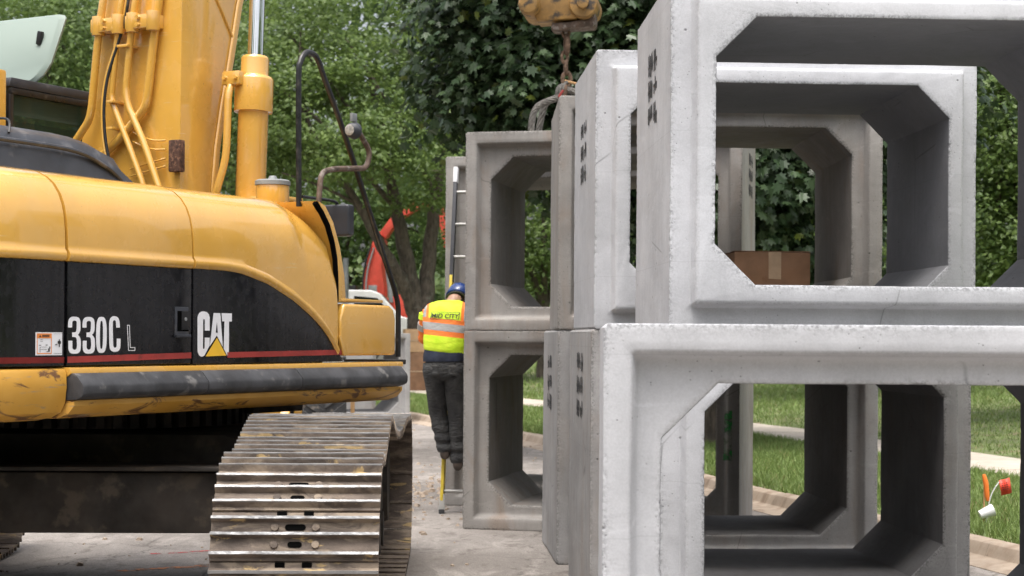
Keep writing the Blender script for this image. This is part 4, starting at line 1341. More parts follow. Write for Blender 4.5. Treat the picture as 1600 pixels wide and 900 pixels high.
def shoe_mesh():
    P = [(-0.112, 0.0), (-0.112, 0.012), (-0.098, 0.014), (-0.0935, 0.040), (-0.092, 0.048), (-0.080, 0.048), (-0.078, 0.040), (-0.072, 0.016), (-0.012, 0.013), (-0.0075, 0.039), (-0.006, 0.047), (0.006, 0.047), (0.0075, 0.039), (0.012, 0.013), (0.058, 0.015), (0.0645, 0.040), (0.066, 0.048), (0.078, 0.048), (0.0795, 0.040), (0.086, 0.014), (0.104, 0.008), (0.110, -0.010), (0.104, -0.012), (0.085, 0.0)]
    xs = np.linspace(-SHW / 2, SHW / 2, 13)
    rings = [[(x, y, z) for y, z in P] for x in xs]
    mb = MB().loft(rings)
    me = bpy.data.meshes.new('track_shoe')
    me.from_pydata([tuple(v) for v in mb.v], [], mb.f)
    bm = bmesh.new(); bm.from_mesh(me)
    bmesh.ops.recalc_face_normals(bm, faces=bm.faces)
    bm.to_mesh(me); bm.free()
    rs = random.Random(4)
    at = me.attributes.new('tip', 'FLOAT', 'POINT')
    at.data.foreach_set('value', [1.0 if v.co.z > 0.043 else 0.0 for v in me.vertices])
    for v in me.vertices:
        if v.co.z > 0.043:
            v.co.z += rs.uniform(-0.0015, 0.001); v.co.y += rs.uniform(-0.0008, 0.0008)
    me.polygons.foreach_set('use_smooth', [True] * len(me.polygons)); me.set_sharp_from_angle(angle=R(30))
    me.materials.append(M['track'])
    return me


def slot_mesh(cy, w, h):
    mb = MB()
    pts = []
    for k in range(7):
        a = -math.pi / 2 + math.pi * k / 6
        pts.append((w / 2 - h / 2 + h / 2 * math.cos(a), cy + h / 2 * math.sin(a)))
    for k in range(7):
        a = math.pi / 2 + math.pi * k / 6
        pts.append((-w / 2 + h / 2 + h / 2 * math.cos(a), cy + h / 2 * math.sin(a)))
    return mb.add([(p[0], p[1], 0.0178) for p in pts], [tuple(range(len(pts)))])


def data_of(mb, name, mat):
    o_ = mb.build(name, mat)
    d_ = o_.data
    bpy.data.objects.remove(o_)
    return d_


SHOE = shoe_mesh()
DETAIL = [('shoe_slot', data_of(slot_mesh(-0.042, 0.062, 0.026), 'shoe_slot', 'hole')), ('shoe_slot', data_of(slot_mesh(0.035, 0.090, 0.028), 'shoe_slot', 'hole'))]
for sx in (-0.06, 0.055):
    DETAIL.append(('link_notch', data_of(MB().box((sx, 0.096, 0.012), (0.042, 0.022, 0.010)), 'link_notch', 'hole')))
for sx in (-0.088, 0.088):
    for sy in (-0.042, 0.035):
        DETAIL.append(('shoe_bolt', data_of(MB().lathe([(0.0, 0.010), (0.019, 0.010), (0.017, 0.024), (0.0, 0.027)], 8, (sx, sy, 0)), 'shoe_bolt', 'track')))


def track_path():
    pts = []
    ic, ir = (-2.33, 0.545), 0.475
    sc, srr = (2.15, 0.525), 0.46
    for k in range(0, 13):                       # idler, from the bottom round the near end to the top
        a = R(270 - 195 * k / 12.0)
        pts.append((ic[0] + ir * math.cos(a), ic[1] + ir * math.sin(a)))
    pts += [(-1.95, 1.05), (-1.70, 1.105), (-1.50, 1.140), (-1.30, 1.143), (-1.05, 1.10), (-0.7, 1.04), (-0.2, 1.0), (0.3, 0.99), (0.7, 1.0), (1.0, 1.01), (1.3, 1.01), (1.7, 0.995)]
    for k in range(0, 13):
        a = R(85 - 175 * k / 12.0)
        pts.append((sc[0] + srr * math.cos(a), sc[1] + srr * math.sin(a)))
    pts += [(1.6, 0.052), (0.8, 0.05), (0, 0.05), (-0.8, 0.05), (-1.6, 0.052)]
    return [Vector((0, y, z)) for y, z in pts]


TP = catmull(track_path(), 8, True)
tl = [0.0]
for i in range(len(TP)):
    tl.append(tl[-1] + (TP[(i + 1) % len(TP)] - TP[i]).length)
NS = int(tl[-1] / 0.2165)


def tp_at(s):
    s %= tl[-1]
    i = int(np.searchsorted(tl, s, 'right')) - 1
    a, b = TP[i % len(TP)], TP[(i + 1) % len(TP)]
    return a.lerp(b, (s - tl[i]) / max(1e-6, tl[i + 1] - tl[i]))


rt_ = random.Random(2)
for side in (1, -1):
    xc = 1.425 * side
    tf = MB(UROT)
    tf.prism([(-2.0, 0.36), (1.9, 0.36), (2.0, 0.62), (1.6, 0.84), (-1.5, 0.84), (-2.0, 0.66)], xc - 0.17, xc + 0.17)
    tf.box((xc, -2.16, 0.545), (0.36, 0.5, 0.22))
    trk = part(tf, 'track', 'under', 0.02)
    idl = MB(UROT); idl.lathe([(0.0, -0.16), (0.13, -0.16), (0.15, -0.10), (0.34, -0.07), (0.38, -0.09), (0.40, -0.09), (0.40, 0.09), (0.38, 0.09), (0.34, 0.07), (0.15, 0.10), (0.13, 0.16), (0.0, 0.16)], 28, (xc, -2.33, 0.545), 'X')
    part(idl, 'idler_wheel', 'under', 0, trk)
    spm = MB(UROT); spm.lathe([(0.0, -0.2), (0.26, -0.2), (0.30, -0.08), (0.41, -0.04), (0.41, 0.04), (0.30, 0.08), (0.26, 0.2), (0.0, 0.2)], 28, (xc, 2.15, 0.525), 'X')
    part(spm, 'drive_sprocket', 'under', 0, trk)
    for k in range(8):
        rm = MB(UROT); rm.lathe([(0.0, -0.19), (0.12, -0.19), (0.12, -0.13), (0.09, -0.12), (0.09, 0.12), (0.12, 0.13), (0.12, 0.19), (0.0, 0.19)], 18, (xc, -1.72 + 0.47 * k, 0.27), 'X')
        part(rm, 'track_roller', 'under', 0, trk)
    for yy, zc_ in ((-1.4, 0.955), (1.05, 0.83)):
        rm = MB(UROT); rm.lathe([(0.0, -0.19), (0.085, -0.19), (0.085, 0.19), (0.0, 0.19)], 18, (xc, yy, zc_), 'X')
        part(rm, 'carrier_roller', 'under', 0, trk)
    ch = MB(UROT)
    for off in (-0.085, 0.085):
        ring_in = []
        loop = []
        for i in range(0, len(TP), 4):
            a, b = TP[(i - 1) % len(TP)], TP[(i + 1) % len(TP)]
            d = (b - a).normalized(); nrm = Vector((0, -d.z, d.y))
            c = TP[i]
            loop.append([(xc + off - 0.02, c.y - nrm.y * 0.005, c.z - nrm.z * 0.005), (xc + off + 0.02, c.y - nrm.y * 0.005, c.z - nrm.z * 0.005),
                         (xc + off + 0.02, c.y - nrm.y * 0.085, c.z - nrm.z * 0.085), (xc + off - 0.02, c.y - nrm.y * 0.085, c.z - nrm.z * 0.085)])
        ch.loft(loop, False, True)
    part(ch, 'track_chain', 'under', 0, trk)
    for k in range(NS):
        s = tl[-1] * (k + 0.35) / NS
        p = tp_at(s); a, b = tp_at(s - 0.09), tp_at(s + 0.09)
        d = (b - a).normalized()
        up = Vector((0, -d.z, d.y))
        mid = (a + b) / 2
        ln = MB  # outward is to the left of travel seen from +x for this winding
        if (mid - Vector((0, 0, 0.58))).dot(up) < 0 and abs(mid.y) > 0.1:
            pass
        xa = d.cross(up)
        mtx = Matrix(((xa.x, d.x, up.x, xc), (xa.y, d.y, up.y, p.y), (xa.z, d.z, up.z, p.z), (0, 0, 0, 1)))
        o = bpy.data.objects.new('track_shoe', SHOE)
        COL.objects.link(o); o.parent = trk
        o.matrix_basis = UROT @ mtx
        near = p.y < -1.9 and p.z > 0.3 and side == 1
        if near:
            for nm_, dt in DETAIL:
                q_ = bpy.data.objects.new(nm_, dt)
                COL.objects.link(q_); q_.parent = trk
                q_.matrix_basis = UROT @ mtx
# ------------------------------------------------------------------ lifting chain and wire rope slings
HKW = W(878, 24, 14.35)


def link_ring(c, rx, rz, r, rot, mat, name, parent):
    P = []
    for k in range(18):
        a = 2 * math.pi * k / 18
        P.append(Vector((rx * math.cos(a), 0, rz * math.sin(a))))
    e = Euler((0, 0, rot)).to_matrix()
    return MB().tube([Vector(c) + e @ p for p in P], r, 8, False, True).build(name, mat, parent)


top = HKW + Vector((0.035, -0.02, -0.135))
lc = empty('lifting_chain', top)
tag(lc, 'short rusty lifting chain with shackles hanging from the yellow coupler', 'chain')
z = 0.02
for k, (rx, rz, r) in enumerate([(0.028, 0.055, 0.013), (0.052, 0.075, 0.022), (0.026, 0.05, 0.014), (0.03, 0.055, 0.016), (0.036, 0.06, 0.018), (0.045, 0.085, 0.018)]):
    z -= rz * (0.55 if k == 0 else 0.86)
    link_ring((0.01 * math.sin(k * 2.1), 0, z), rx, rz, r, 1.4 * (k % 2) + 0.3, 'chain', 'chain_link', lc)
    z -= rz * 0.86
MB().cyl((-0.02, 0, -0.43), (0.10, -0.01, -0.46), 0.012, 10).build('shackle_pin', 'wood', lc)
bot = top + Vector((0, 0, z + 0.06))


def twisted(P, r, name, parent):
    """laid wire rope: six strands round the path"""
    P = catmull(P, 14)
    mb = MB()
    mb.tube(P, r * 0.62, 8)
    n = len(P)
    for s in range(6):
        q = []
        for i, p in enumerate(P):
            a, b = P[max(i - 1, 0)], P[min(i + 1, n - 1)]
            d = (b - a).normalized(); u = d.cross(Vector((0.3, 1, 0.2))).normalized(); v = d.cross(u)
            an = 2 * math.pi * s / 6 + i * 0.42
            q.append(p + (u * math.cos(an) + v * math.sin(an)) * r * 0.62)
        mb.tube(q, r * 0.40, 6)
    return mb.build(name, 'steel_rope', parent)


dtop = 2 * BH + 0.0015
sl = empty('wire_rope_sling', (0.2, 14.4, dtop))
tag(sl, 'grey wire rope sling looped from the chain down to the weathered upper culvert', 'wire rope')


def L(v):
    return Vector(v) - Vector((0.2, 14.4, dtop))


pA = W(829, 204, 14.3); pA.z = dtop + 0.02
for off, bulge, dd in ((0, -0.05, 0.0), (0.06, 0.03, 0.14)):
    a = pA + Vector((off, dd, 0))
    m1 = W(846, 172, 14.3 + dd) + Vector((bulge, 0, 0.03 + bulge * 0.4)); m2 = W(872, 152, 14.32 + dd * 0.6) + Vector((bulge * 0.2, 0, 0))
    twisted([L(a), L(m1), L(m2), L(bot + Vector((-0.01, 0, 0.05)))], 0.030, 'rope_leg', sl)
pB = W(985, 204, 14.05); pB.z = dtop + 0.02
twisted([L(bot + Vector((0.01, 0, 0.05))), L(bot.lerp(pB, 0.5) + Vector((0.03, 0, 0.12))), L(pB)], 0.030, 'rope_leg', sl)
for q in (-0.012, 0.012, 0.035):
    link_ring(L(bot + Vector((-0.02 + q, 0.0, 0.02 + q * 0.6))), 0.05, 0.07, 0.016, 0.6 + q * 8, 'steel_rope', 'rope_eye', sl)
MB().lathe([(0, 0), (0.035, 0), (0.03, 0.03), (0, 0.035)], 14, L(pA - Vector((0.01, 0, 0.02)))).build('lifting_anchor', 'grey_metal', sl)
MB().tube([L(W(878, 160, 14.2)), L(W(874, 150, 14.2)), L(W(880, 141, 14.2))], 0.012, 8).build('red_tag', 'red', sl)

# ------------------------------------------------------------------ carton in the upper culvert
cz = BH + 0.0015 + 0.2
ct = empty('cardboard_carton', (W(1197, 420, 12.45).x, 12.45, cz + 0.001), R(4))
tag(ct, 'closed brown cardboard carton with tape, standing inside the upper culvert', 'carton')
cw_, cd_, ch_ = 0.565, 0.42, 0.385
cm = MB()
cm.box((0, 0, ch_ / 2), (cw_, cd_, ch_))
cbx = cm.build('carton_body', 'cardboard', ct, 0.006)
for k, sx in enumerate((-1, 1)):
    MB().box((0, sx * cd_ * 0.2505, ch_ + 0.004 + 0.001 * k), (cw_ * 1.005, cd_ * 0.495, 0.005), (R(1.2) * sx, 0, 0)).build('carton_flap', 'cardboard', ct)
MB().add([(-0.03, -cd_ / 2 - 0.002, ch_ + 0.002), (0.065, -cd_ / 2 - 0.002, ch_ + 0.002), (0.065, -cd_ / 2 - 0.002, ch_ - 0.20), (-0.028, -cd_ / 2 - 0.002, ch_ - 0.195)], [(0, 1, 2, 3)]).build('tape_strip', 'tape', ct)
MB().add([(-0.02, -cd_ / 2 - 0.002, 0.13), (0.075, -cd_ / 2 - 0.002, 0.13), (0.075, -cd_ / 2 - 0.002, 0.002), (-0.02, -cd_ / 2 - 0.002, 0.002)], [(0, 1, 2, 3)]).build('tape_strip', 'tape', ct)

# ------------------------------------------------------------------ ladder against the far stack
f0 = W(690, 802, 15.02); f0.z = 0
t0 = W(713, 262, 15.60)
lad = empty('ladder', f0)
tag(lad, 'extension ladder with yellow and dark grey rails leaning on the weathered stack', 'ladder')
dl = (t0 - f0)
rt2 = Vector((math.cos(R(11)), -math.sin(R(11)), 0))


def lp(s, w):
    return dl * s + rt2 * w


def railp(s0, s1, w, mat, name, sx=0.028, sy=0.07):
    a, b = lp(s0, w), lp(s1, w)
    d = (b - a).normalized(); n = d.cross(rt2).normalized()
    ring = lambda p: [p - rt2 * sx / 2 - n * sy / 2, p + rt2 * sx / 2 - n * sy / 2, p + rt2 * sx / 2 + n * sy / 2, p - rt2 * sx / 2 + n * sy / 2]
    return MB().loft([ring(a), ring(b)]).build(name, mat, lad, 0.004)


for w in (0.0, 0.42):
    railp(0.035, 0.68, w, 'fibre_y', 'ladder_rail')
    railp(0.66, 0.965, w - 0.0, 'fibre_g', 'ladder_rail', 0.034, 0.06)
    railp(0.955, 1.0, w, 'white_vinyl', 'rail_tip', 0.038, 0.066)
    p = lp(0.0, w)
    MB().box((p.x, p.y, 0.02), (0.05, 0.09, 0.04)).build('ladder_foot', 'rubber', lad, 0.006)
    MB().loft([[Vector((p.x - 0.03, p.y - 0.03, 0.035)), Vector((p.x + 0.03, p.y - 0.03, 0.035)), Vector((p.x + 0.03, p.y + 0.03, 0.035)), Vector((p.x - 0.03, p.y + 0.03, 0.035))],
               [lp(0.055, w) + Vector((-0.02, -0.03, 0)), lp(0.055, w) + Vector((0.02, -0.03, 0)), lp(0.055, w) + Vector((0.02, 0.03, 0)), lp(0.055, w) + Vector((-0.02, 0.03, 0))]]).build('foot_bracket', 'alu', lad, 0.004)
for k in range(10):
    s = (0.2 + 0.305 * k) / dl.z
    if s < 0.98:
        MB().cyl(lp(s, -0.012), lp(s, 0.432), 0.017, 12).build('rung', 'alu', lad)

# ------------------------------------------------------------------ worker on the ladder, seen from behind
WK = Vector((-0.595, 14.92, 0.50))
wk = empty('person', WK, R(-4))
tag(wk, 'person in lime and orange safety vest, grey trousers and blue hard hat on the ladder', 'person')
# worker-local frame: x right, y away from the camera, z up from the rung
HIP_L, HIP_R = Vector((-0.085, 0.0, 0.755)), Vector((0.085, 0.0, 0.755))
KN_L, KN_R = Vector((-0.075, 0.10, 0.40)), Vector((0.105, 0.06, 0.36))
AN_L, AN_R = Vector((-0.005, 0.10, 0.075)), Vector((0.115, 0.09, -0.02))


def body_mesh():
    V = [(0, 0.0, 0.80), (0, -0.01, 0.95), (0.01, 0.02, 1.10), (0.02, 0.06, 1.26), (0.035, 0.10, 1.37), (0.07, 0.16, 1.41), (0.085, 0.195, 1.45),
         tuple(HIP_L), tuple(KN_L), tuple(AN_L), (-0.005, 0.22, 0.03), tuple(HIP_R), tuple(KN_R), tuple(AN_R), (0.115, 0.21, -0.03 + 0.03),
         (-0.175, 0.07, 1.29), (-0.24, 0.16, 1.07), (-0.13, 0.37, 1.13), (-0.09, 0.43, 1.15),
         (0.20, 0.08, 1.28), (0.25, 0.18, 1.06), (0.24, 0.38, 1.12), (0.23, 0.44, 1.14)]
    Ed = [(0, 1), (1, 2), (2, 3), (3, 4), (4, 5), (5, 6), (0, 7), (7, 8), (8, 9), (9, 10), (0, 11), (11, 12), (12, 13), (13, 14), (3, 15), (15, 16), (16, 17), (17, 18), (3, 19), (19, 20), (20, 21), (21, 22)]
    rad = [(.14, .10), (.125, .09), (.14, .10), (.12, .085), (.055, .055), (.085, .095), (.078, .088), (.085, .09), (.055, .06), (.04, .045), (.04, .03), (.085, .09), (.055, .06), (.04, .045), (.04, .03),
           (.055, .055), (.042, .042), (.03, .026), (.036, .018), (.055, .055), (.042, .042), (.03, .026), (.036, .018)]
    for side, base in ((-1, Vector((-0.09, 0.43, 1.15))), (1, Vector((0.23, 0.44, 1.14)))):
        root = 18 if side < 0 else 22
        for k in range(4):                         # fingers curl round the rail
            x = (k - 1.5) * 0.018
            n0 = len(V)
            ln = (0.035, 0.04, 0.037, 0.03)[k]
            V += [tuple(base + Vector((x, 0.035, 0.004))), tuple(base + Vector((x, 0.035 + ln, -0.012))), tuple(base + Vector((x, 0.030 + ln * 0.9, -0.045)))]
            rad += [(.009, .009), (.0085, .0085), (.008, .008)]
            Ed += [(root, n0), (n0, n0 + 1), (n0 + 1, n0 + 2)]
        n0 = len(V)
        V += [tuple(base + Vector((-side * 0.035, 0.0, -0.01))), tuple(base + Vector((-side * 0.05, 0.03, -0.03)))]
        rad += [(.010, .010), (.009, .009)]
        Ed += [(root, n0), (n0, n0 + 1)]
    me = bpy.data.meshes.new('body')
    me.from_pydata(V, Ed, [])
    o = bpy.data.objects.new('body', me)
    COL.objects.link(o)
    o.parent = wk
    md = o.modifiers.new('skin', 'SKIN'); md.use_smooth_shade = True
    for i, sv in enumerate(me.skin_vertices[0].data):
        sv.radius = rad[i]; sv.use_root = (i == 0)
    ss = o.modifiers.new('sub', 'SUBSURF'); ss.levels = 2; ss.render_levels = 2
    me.materials.append(M['skin'])
    return o


bd = body_mesh()


def ell(c, rx, ry, n=24, tilt=0.0, sq=1.0, fold=0.0, ph=0.0):
    c = Vector(c)
    out = []
    for k in range(n):
        a = 2 * math.pi * k / n
        ca, sa = math.cos(a), math.sin(a)
        x = rx * math.copysign(abs(ca) ** sq, ca); y = ry * math.copysign(abs(sa) ** sq, sa)
        f = 1 + fold * (math.sin(3 * a + ph) * 0.6 + math.sin(5 * a + ph * 2.3) * 0.4)
        out.append(c + Vector((x * f, y * f, x * tilt)))
    return out


def cloth(rings, name, mat, parent, k=3, thick=True):
    """loft with interpolated rings; closed at both ends"""
    n = len(rings[0])
    res = []
    cols = [catmull([r[j] for r in rings], k) for j in range(n)]
    for i in range(len(cols[0])):
        res.append([cols[j][i] for j in range(n)])
    return MB().loft(res).build(name, mat, parent, 0, 60)


# trousers: seat, then two legs
rw = random.Random(5)


def leg(h, kn, an, s):
    rings = [ell((h.x * 0.95, h.y, 0.86), 0.118, 0.13, 24, 0, 0.9), ell(h + Vector((s * 0.005, 0, 0.03)), 0.115, 0.145, 24, 0, 0.9), ell(h.lerp(kn, 0.22), 0.108, 0.128, fold=0.05, ph=1), ell(h.lerp(kn, 0.5), 0.098, 0.108, fold=0.07, ph=2 + s),
             ell(h.lerp(kn, 0.78), 0.088, 0.094, fold=0.07, ph=3), ell(kn, 0.083, 0.088, fold=0.05, ph=4 + s), ell(kn.lerp(an, 0.2), 0.080, 0.084, fold=0.06, ph=0.5), ell(kn.lerp(an, 0.42), 0.083, 0.088, fold=0.05, ph=5), ell(kn.lerp(an, 0.55), 0.072, 0.078, fold=0.07, ph=2),
             ell(kn.lerp(an, 0.70) + Vector((0, -0.01, 0)), 0.082, 0.088, fold=0.05, ph=1 + s), ell(kn.lerp(an, 0.80), 0.070, 0.076, fold=0.07, ph=4), ell(kn.lerp(an, 0.93) + Vector((0, -0.012, 0)), 0.079, 0.088, fold=0.05, ph=3), ell(an + Vector((0, -0.005, -0.02)), 0.068, 0.080, fold=0.06, ph=2)]
    return rings


tr_o = cloth(leg(HIP_L, KN_L, AN_L, -1), 'trouser_leg', 'trouser', wk)
cloth(leg(HIP_R, KN_R, AN_R, 1), 'trouser_leg', 'trouser', wk)
cloth([ell((0, 0.0, 0.70), 0.10, 0.11), ell((0, -0.005, 0.74), 0.172, 0.142, sq=0.85), ell((0, -0.008, 0.80), 0.184, 0.15, sq=0.85), ell((0, -0.006, 0.86), 0.182, 0.142, sq=0.85), ell((0, 0, 0.92), 0.172, 0.125, sq=0.85), ell((0, 0.0, 0.97), 0.165, 0.115, sq=0.85)], 'trouser_seat', 'trouser', wk)
for sx in (-1, 1):
    pk = MB()
    g_ = []
    for i in range(5):
        row = []
        for j in range(5):
            x_ = sx * (0.045 + 0.085 * i / 4); z_ = 0.845 - 0.105 * j / 4
            a_ = math.acos(max(-1, min(1, (abs(x_) / 0.187) ** (1 / 0.85))))
            y_ = -0.155 * (math.sin(a_) ** 0.85) - 0.004
            row.append((x_, y_, z_))
        g_.append(row)
    pk.add([p for r_ in g_ for p in r_], [(i * 5 + j, i * 5 + j + 1, (i + 1) * 5 + j + 1, (i + 1) * 5 + j) for i in range(4) for j in range(4)])
    po2 = pk.build('back_pocket', 'trouser', wk)
    md = po2.modifiers.new('thickness', 'SOLIDIFY'); md.thickness = 0.004
# shirt tail below the vest
cloth([ell((-0.005, 0, 0.875), 0.196, 0.150, 28, 0.02, 0.85, 0.015), ell((-0.005, 0, 0.92), 0.198, 0.150, 28, 0.02, 0.85, 0.012), ell((0.0, 0.0, 0.99), 0.188, 0.138, 28, -0.03, 0.85), ell((0.0, 0.01, 1.06), 0.18, 0.13, 28, -0.03, 0.85)], 'shirt', 'navy', wk)
vst = empty('vest_frame')
bpy.data.objects.remove(vst)
vest = cloth([ell((-0.003, 0.0, 0.955), 0.190, 0.142, 32, -0.13, 0.82, 0.02, 1), ell((-0.003, 0.0, 0.985), 0.196, 0.150, 32, -0.12, 0.82, 0.02, 1), ell((0.0, 0.0, 1.06), 0.200, 0.150, 32, -0.10, 0.82, 0.025, 2), ell((0.002, 0.008, 1.12), 0.200, 0.148, 32, -0.09, 0.8, 0.02, 3), ell((0.004, 0.02, 1.20), 0.210, 0.148, 32, -0.08, 0.8, 0.02, 4),
              ell((0.008, 0.04, 1.28), 0.215, 0.145, 32, -0.06, 0.8, 0.012, 5), ell((0.012, 0.06, 1.345), 0.208, 0.135, 32, -0.05, 0.8), ell((0.018, 0.08, 1.385), 0.178, 0.115, 32, -0.04, 0.85), ell((0.028, 0.10, 1.415), 0.115, 0.085, 32, -0.02, 0.9), ell((0.034, 0.11, 1.425), 0.065, 0.062, 32, 0, 1.0)], 'safety_vest', 'vest', wk)
# the print is keyed to the vest's own height; shift so that its bands sit right
for v in vest.data.vertices:
    v.co.z -= 0.16
vest.location = (0, 0, 0.16)


def arm(a, b, c, r0, name, mat, grow=1.0):
    a, b, c = Vector(a), Vector(b), Vector(c)
    P = [a.lerp(b, -0.12), a.lerp(b, 0.15), a.lerp(b, 0.5), a.lerp(b, 0.85), b, b.lerp(c, 0.15), b.lerp(c, 0.5), b.lerp(c, 0.8)]
    rr_ = [r0 * 0.75, r0, r0 * 0.93, r0 * 0.84, r0 * 0.82, r0 * 0.8, r0 * 0.72, r0 * 0.62]
    return MB().tube(catmull(P, 3), [rr_[min(len(rr_) - 1, i // 3)] for i in range(len(catmull(P, 3)))], 16).build(name, mat, wk, 0, 60)


sl_ = arm((-0.17, 0.07, 1.30), (-0.212, 0.16, 1.08), (-0.13, 0.37, 1.13), 0.070, 'sleeve', 'hv_orange')
arm((0.20, 0.08, 1.30), (0.25, 0.18, 1.07), (0.24, 0.38, 1.12), 0.074, 'sleeve', 'hv_orange')
MB().tube([(-0.193, 0.10, 1.21), (-0.203, 0.125, 1.165)], 0.073, 16).build('reflective_band', 'alu', sl_)
MB().tube([(-0.176, 0.075, 1.30), (-0.184, 0.085, 1.25)], 0.075, 16).build('lime_panel', 'lime', sl_)


def boot(an, toe_dz, name):
    rings = []
    for y, z0, z1, w in ((-0.085, 0.0, 0.05, 0.032), (-0.075, -0.01, 0.085, 0.042), (-0.03, -0.012, 0.12, 0.048), (0.03, -0.01, 0.11, 0.046), (0.10, -0.008, 0.075, 0.050), (0.16, -0.004, 0.06, 0.048), (0.20, 0.0, 0.04, 0.030)):
        zz = toe_dz * (y + 0.05) / 0.2
        rings.append([Vector((an.x + w * math.cos(2 * math.pi * k / 14), an.y + y, an.z - 0.07 + zz + (z0 + z1) / 2 + (z1 - z0) / 2 * math.sin(2 * math.pi * k / 14))) for k in range(14)])
    b = cloth(rings, name, 'boot', wk, 2)
    return b


boot(AN_L, 0.035, 'boot'); boot(AN_R, 0.06, 'boot')
# head, hair, hard hat
HC = Vector((0.085, 0.195, 1.435))
tilt = Matrix.Translation(HC) @ Euler((R(-40), R(10), 0)).to_matrix().to_4x4()
hd = MB(tilt)
hd.lathe([(0.0, -0.10), (0.055, -0.095), (0.077, -0.05), (0.084, 0.0), (0.082, 0.05), (0.06, 0.09), (0.0, 0.10)], 20)
hd.build('hair', 'hair', wk)
fc_ = MB(tilt)
fc_.box((0, 0.092, -0.015), (0.022, 0.03, 0.04), (R(20), 0, 0), (0.5, 0.5))
fc_.lathe([(0.0, -0.105), (0.045, -0.10), (0.064, -0.06), (0.070, 0.0), (0.06, 0.03), (0.0, 0.04)], 16, (0, 0.025, -0.012))
for s in (-1, 1):
    fc_.lathe([(0.0, -0.014), (0.016, -0.012), (0.020, 0.0), (0.014, 0.012), (0.0, 0.012)], 10, (s * 0.084, 0.0, -0.02), 'X')
face = fc_.build('face', 'skin', wk, 0, 60)
em = MB(tilt)
for s in (-1, 1):
    em.lathe([(0.0, -0.008), (0.008, -0.006), (0.011, 0.0), (0.008, 0.006), (0.0, 0.008)], 10, (s * 0.03, 0.084, 0.005), 'Y')
em.build('eye', 'ink', face)
MB(tilt).box((0, 0.090, -0.060), (0.04, 0.008, 0.008)).build('mouth', 'red', face)
hh_ = MB(tilt)
hh_.lathe([(0.094, 0.012), (0.100, 0.016), (0.106, 0.030), (0.108, 0.06), (0.100, 0.10), (0.080, 0.135), (0.045, 0.155), (0.0, 0.16), ], 28)
hat_o = hh_.build('hard_hat', 'helmet', wk, 0, 60)
br = MB(tilt)
br.prism([(0.108 * math.cos(a), 0.108 * math.sin(a)) for a in np.linspace(0, math.pi, 13)] + [(-0.112, 0.02), (-0.10, 0.14), (-0.05, 0.165), (0.05, 0.165), (0.10, 0.14), (0.112, 0.02)][::1], 0.012, 0.018, 'XY')
MB(tilt).loft([[(0.112 * math.cos(a), 0.112 * math.sin(a) - 0.002, 0.008) for a in np.linspace(0, 2 * math.pi, 28, endpoint=False)], [(0.116 * math.cos(a), 0.120 * math.sin(a), 0.016) for a in np.linspace(0, 2 * math.pi, 28, endpoint=False)], [(0.106 * math.cos(a), 0.108 * math.sin(a), 0.028) for a in np.linspace(0, 2 * math.pi, 28, endpoint=False)]], True).build('hat_brim', 'helmet', hat_o)
MB(tilt).tube([(0.100 * math.cos(a), 0.100 * math.sin(a) * 1.02, -0.004 + 0.006 * math.sin(a * 3)) for a in np.linspace(R(180), R(360), 14)], 0.012, 8).build('hat_strap', 'ink', hat_o)
# print on the back of the vest
cu = bpy.data.curves.new('vest_print', 'FONT')
cu.body = 'MID CITY'
cu.size = 0.058; cu.align_x = 'CENTER'; cu.offset = 0.0012; cu.shear = 0.15; cu.extrude = 0.0
to = bpy.data.objects.new('vest_print', cu); COL.objects.link(to)
dg = bpy.context.evaluated_depsgraph_get()
tm_ = bpy.data.meshes.new_from_object(to.evaluated_get(dg))
bpy.data.objects.remove(to)
po = bpy.data.objects.new('vest_print', tm_); COL.objects.link(po)
po.parent = wk
tm_.materials.clear(); tm_.materials.append(M['ink'])
po.location = (0.002, -0.118, 1.262); po.rotation_euler = (R(72), R(1), 0)
fr = MB()
for x0, x1, z0, z1 in ((-0.125, 0.125, 0.052, 0.056), (-0.125, 0.125, -0.014, -0.010), (-0.128, -0.122, -0.014, 0.056), (0.122, 0.128, -0.014, 0.056)):
    fr.add([(x0 + 0.15 * z0, z0, 0), (x1 + 0.15 * z0, z0, 0), (x1 + 0.15 * z1, z1, 0), (x0 + 0.15 * z1, z1, 0)], [(0, 1, 2, 3)])
fo = fr.build('print_frame', 'ink', wk)
fo.location = po.location; fo.rotation_euler = po.rotation_euler

# ------------------------------------------------------------------ marker flags in the verge
def flag(base, h, bend, mat, label, cup=False):
    r = empty('marker_flag', base)
    tag(r, label, 'marker flag')
    tipp = Vector((bend[0], bend[1], h))
    MB().tube(catmull([(0, 0, -0.03), (bend[0] * 0.35, bend[1] * 0.3, h * 0.62), tipp], 6), 0.0045, 6).build('wire_stem', 'white_vinyl', r)
    n = 7
    v, f = [], []
    for i in range(n):
        u = i / (n - 1)
        w = 0.012 * math.sin(u * 7)
        v += [tipp + Vector((u * 0.085, w, 0.010 + u * 0.026)), tipp + Vector((u * 0.085 + 0.022, w, -0.110 + u * 0.026))]
    for i in range(n - 1):
        f.append((2 * i, 2 * i + 1, 2 * i + 3, 2 * i + 2))
    fl_ = MB().add(v, f).build('flag_sheet', mat, r)
    md = fl_.modifiers.new('thickness', 'SOLIDIFY'); md.thickness = 0.0015
    ik = MB()
    for row in range(4):
        for c in range(3):
            p = tipp + Vector((0.024 + 0.016 * c + row * 0.004, 0.008 * math.sin((0.3 + 0.2 * c) * 7) - 0.006, -0.012 - row * 0.016 + c * 0.004))
            ik.box(p, (0.011, 0.0012, 0.006))
    ik.build('flag_print', 'ink', r)
    return r


def on_verge(px, d, off=None):
    x = (px - 800) * d / FPX
    ky = np.array([p.y for p in KERB]); kx = np.array([p.x for p in KERB])
    o = (x - np.interp(d, ky, kx)) * 0.965
    return Vector((x, d, lawn_z(max(0.2, o))))


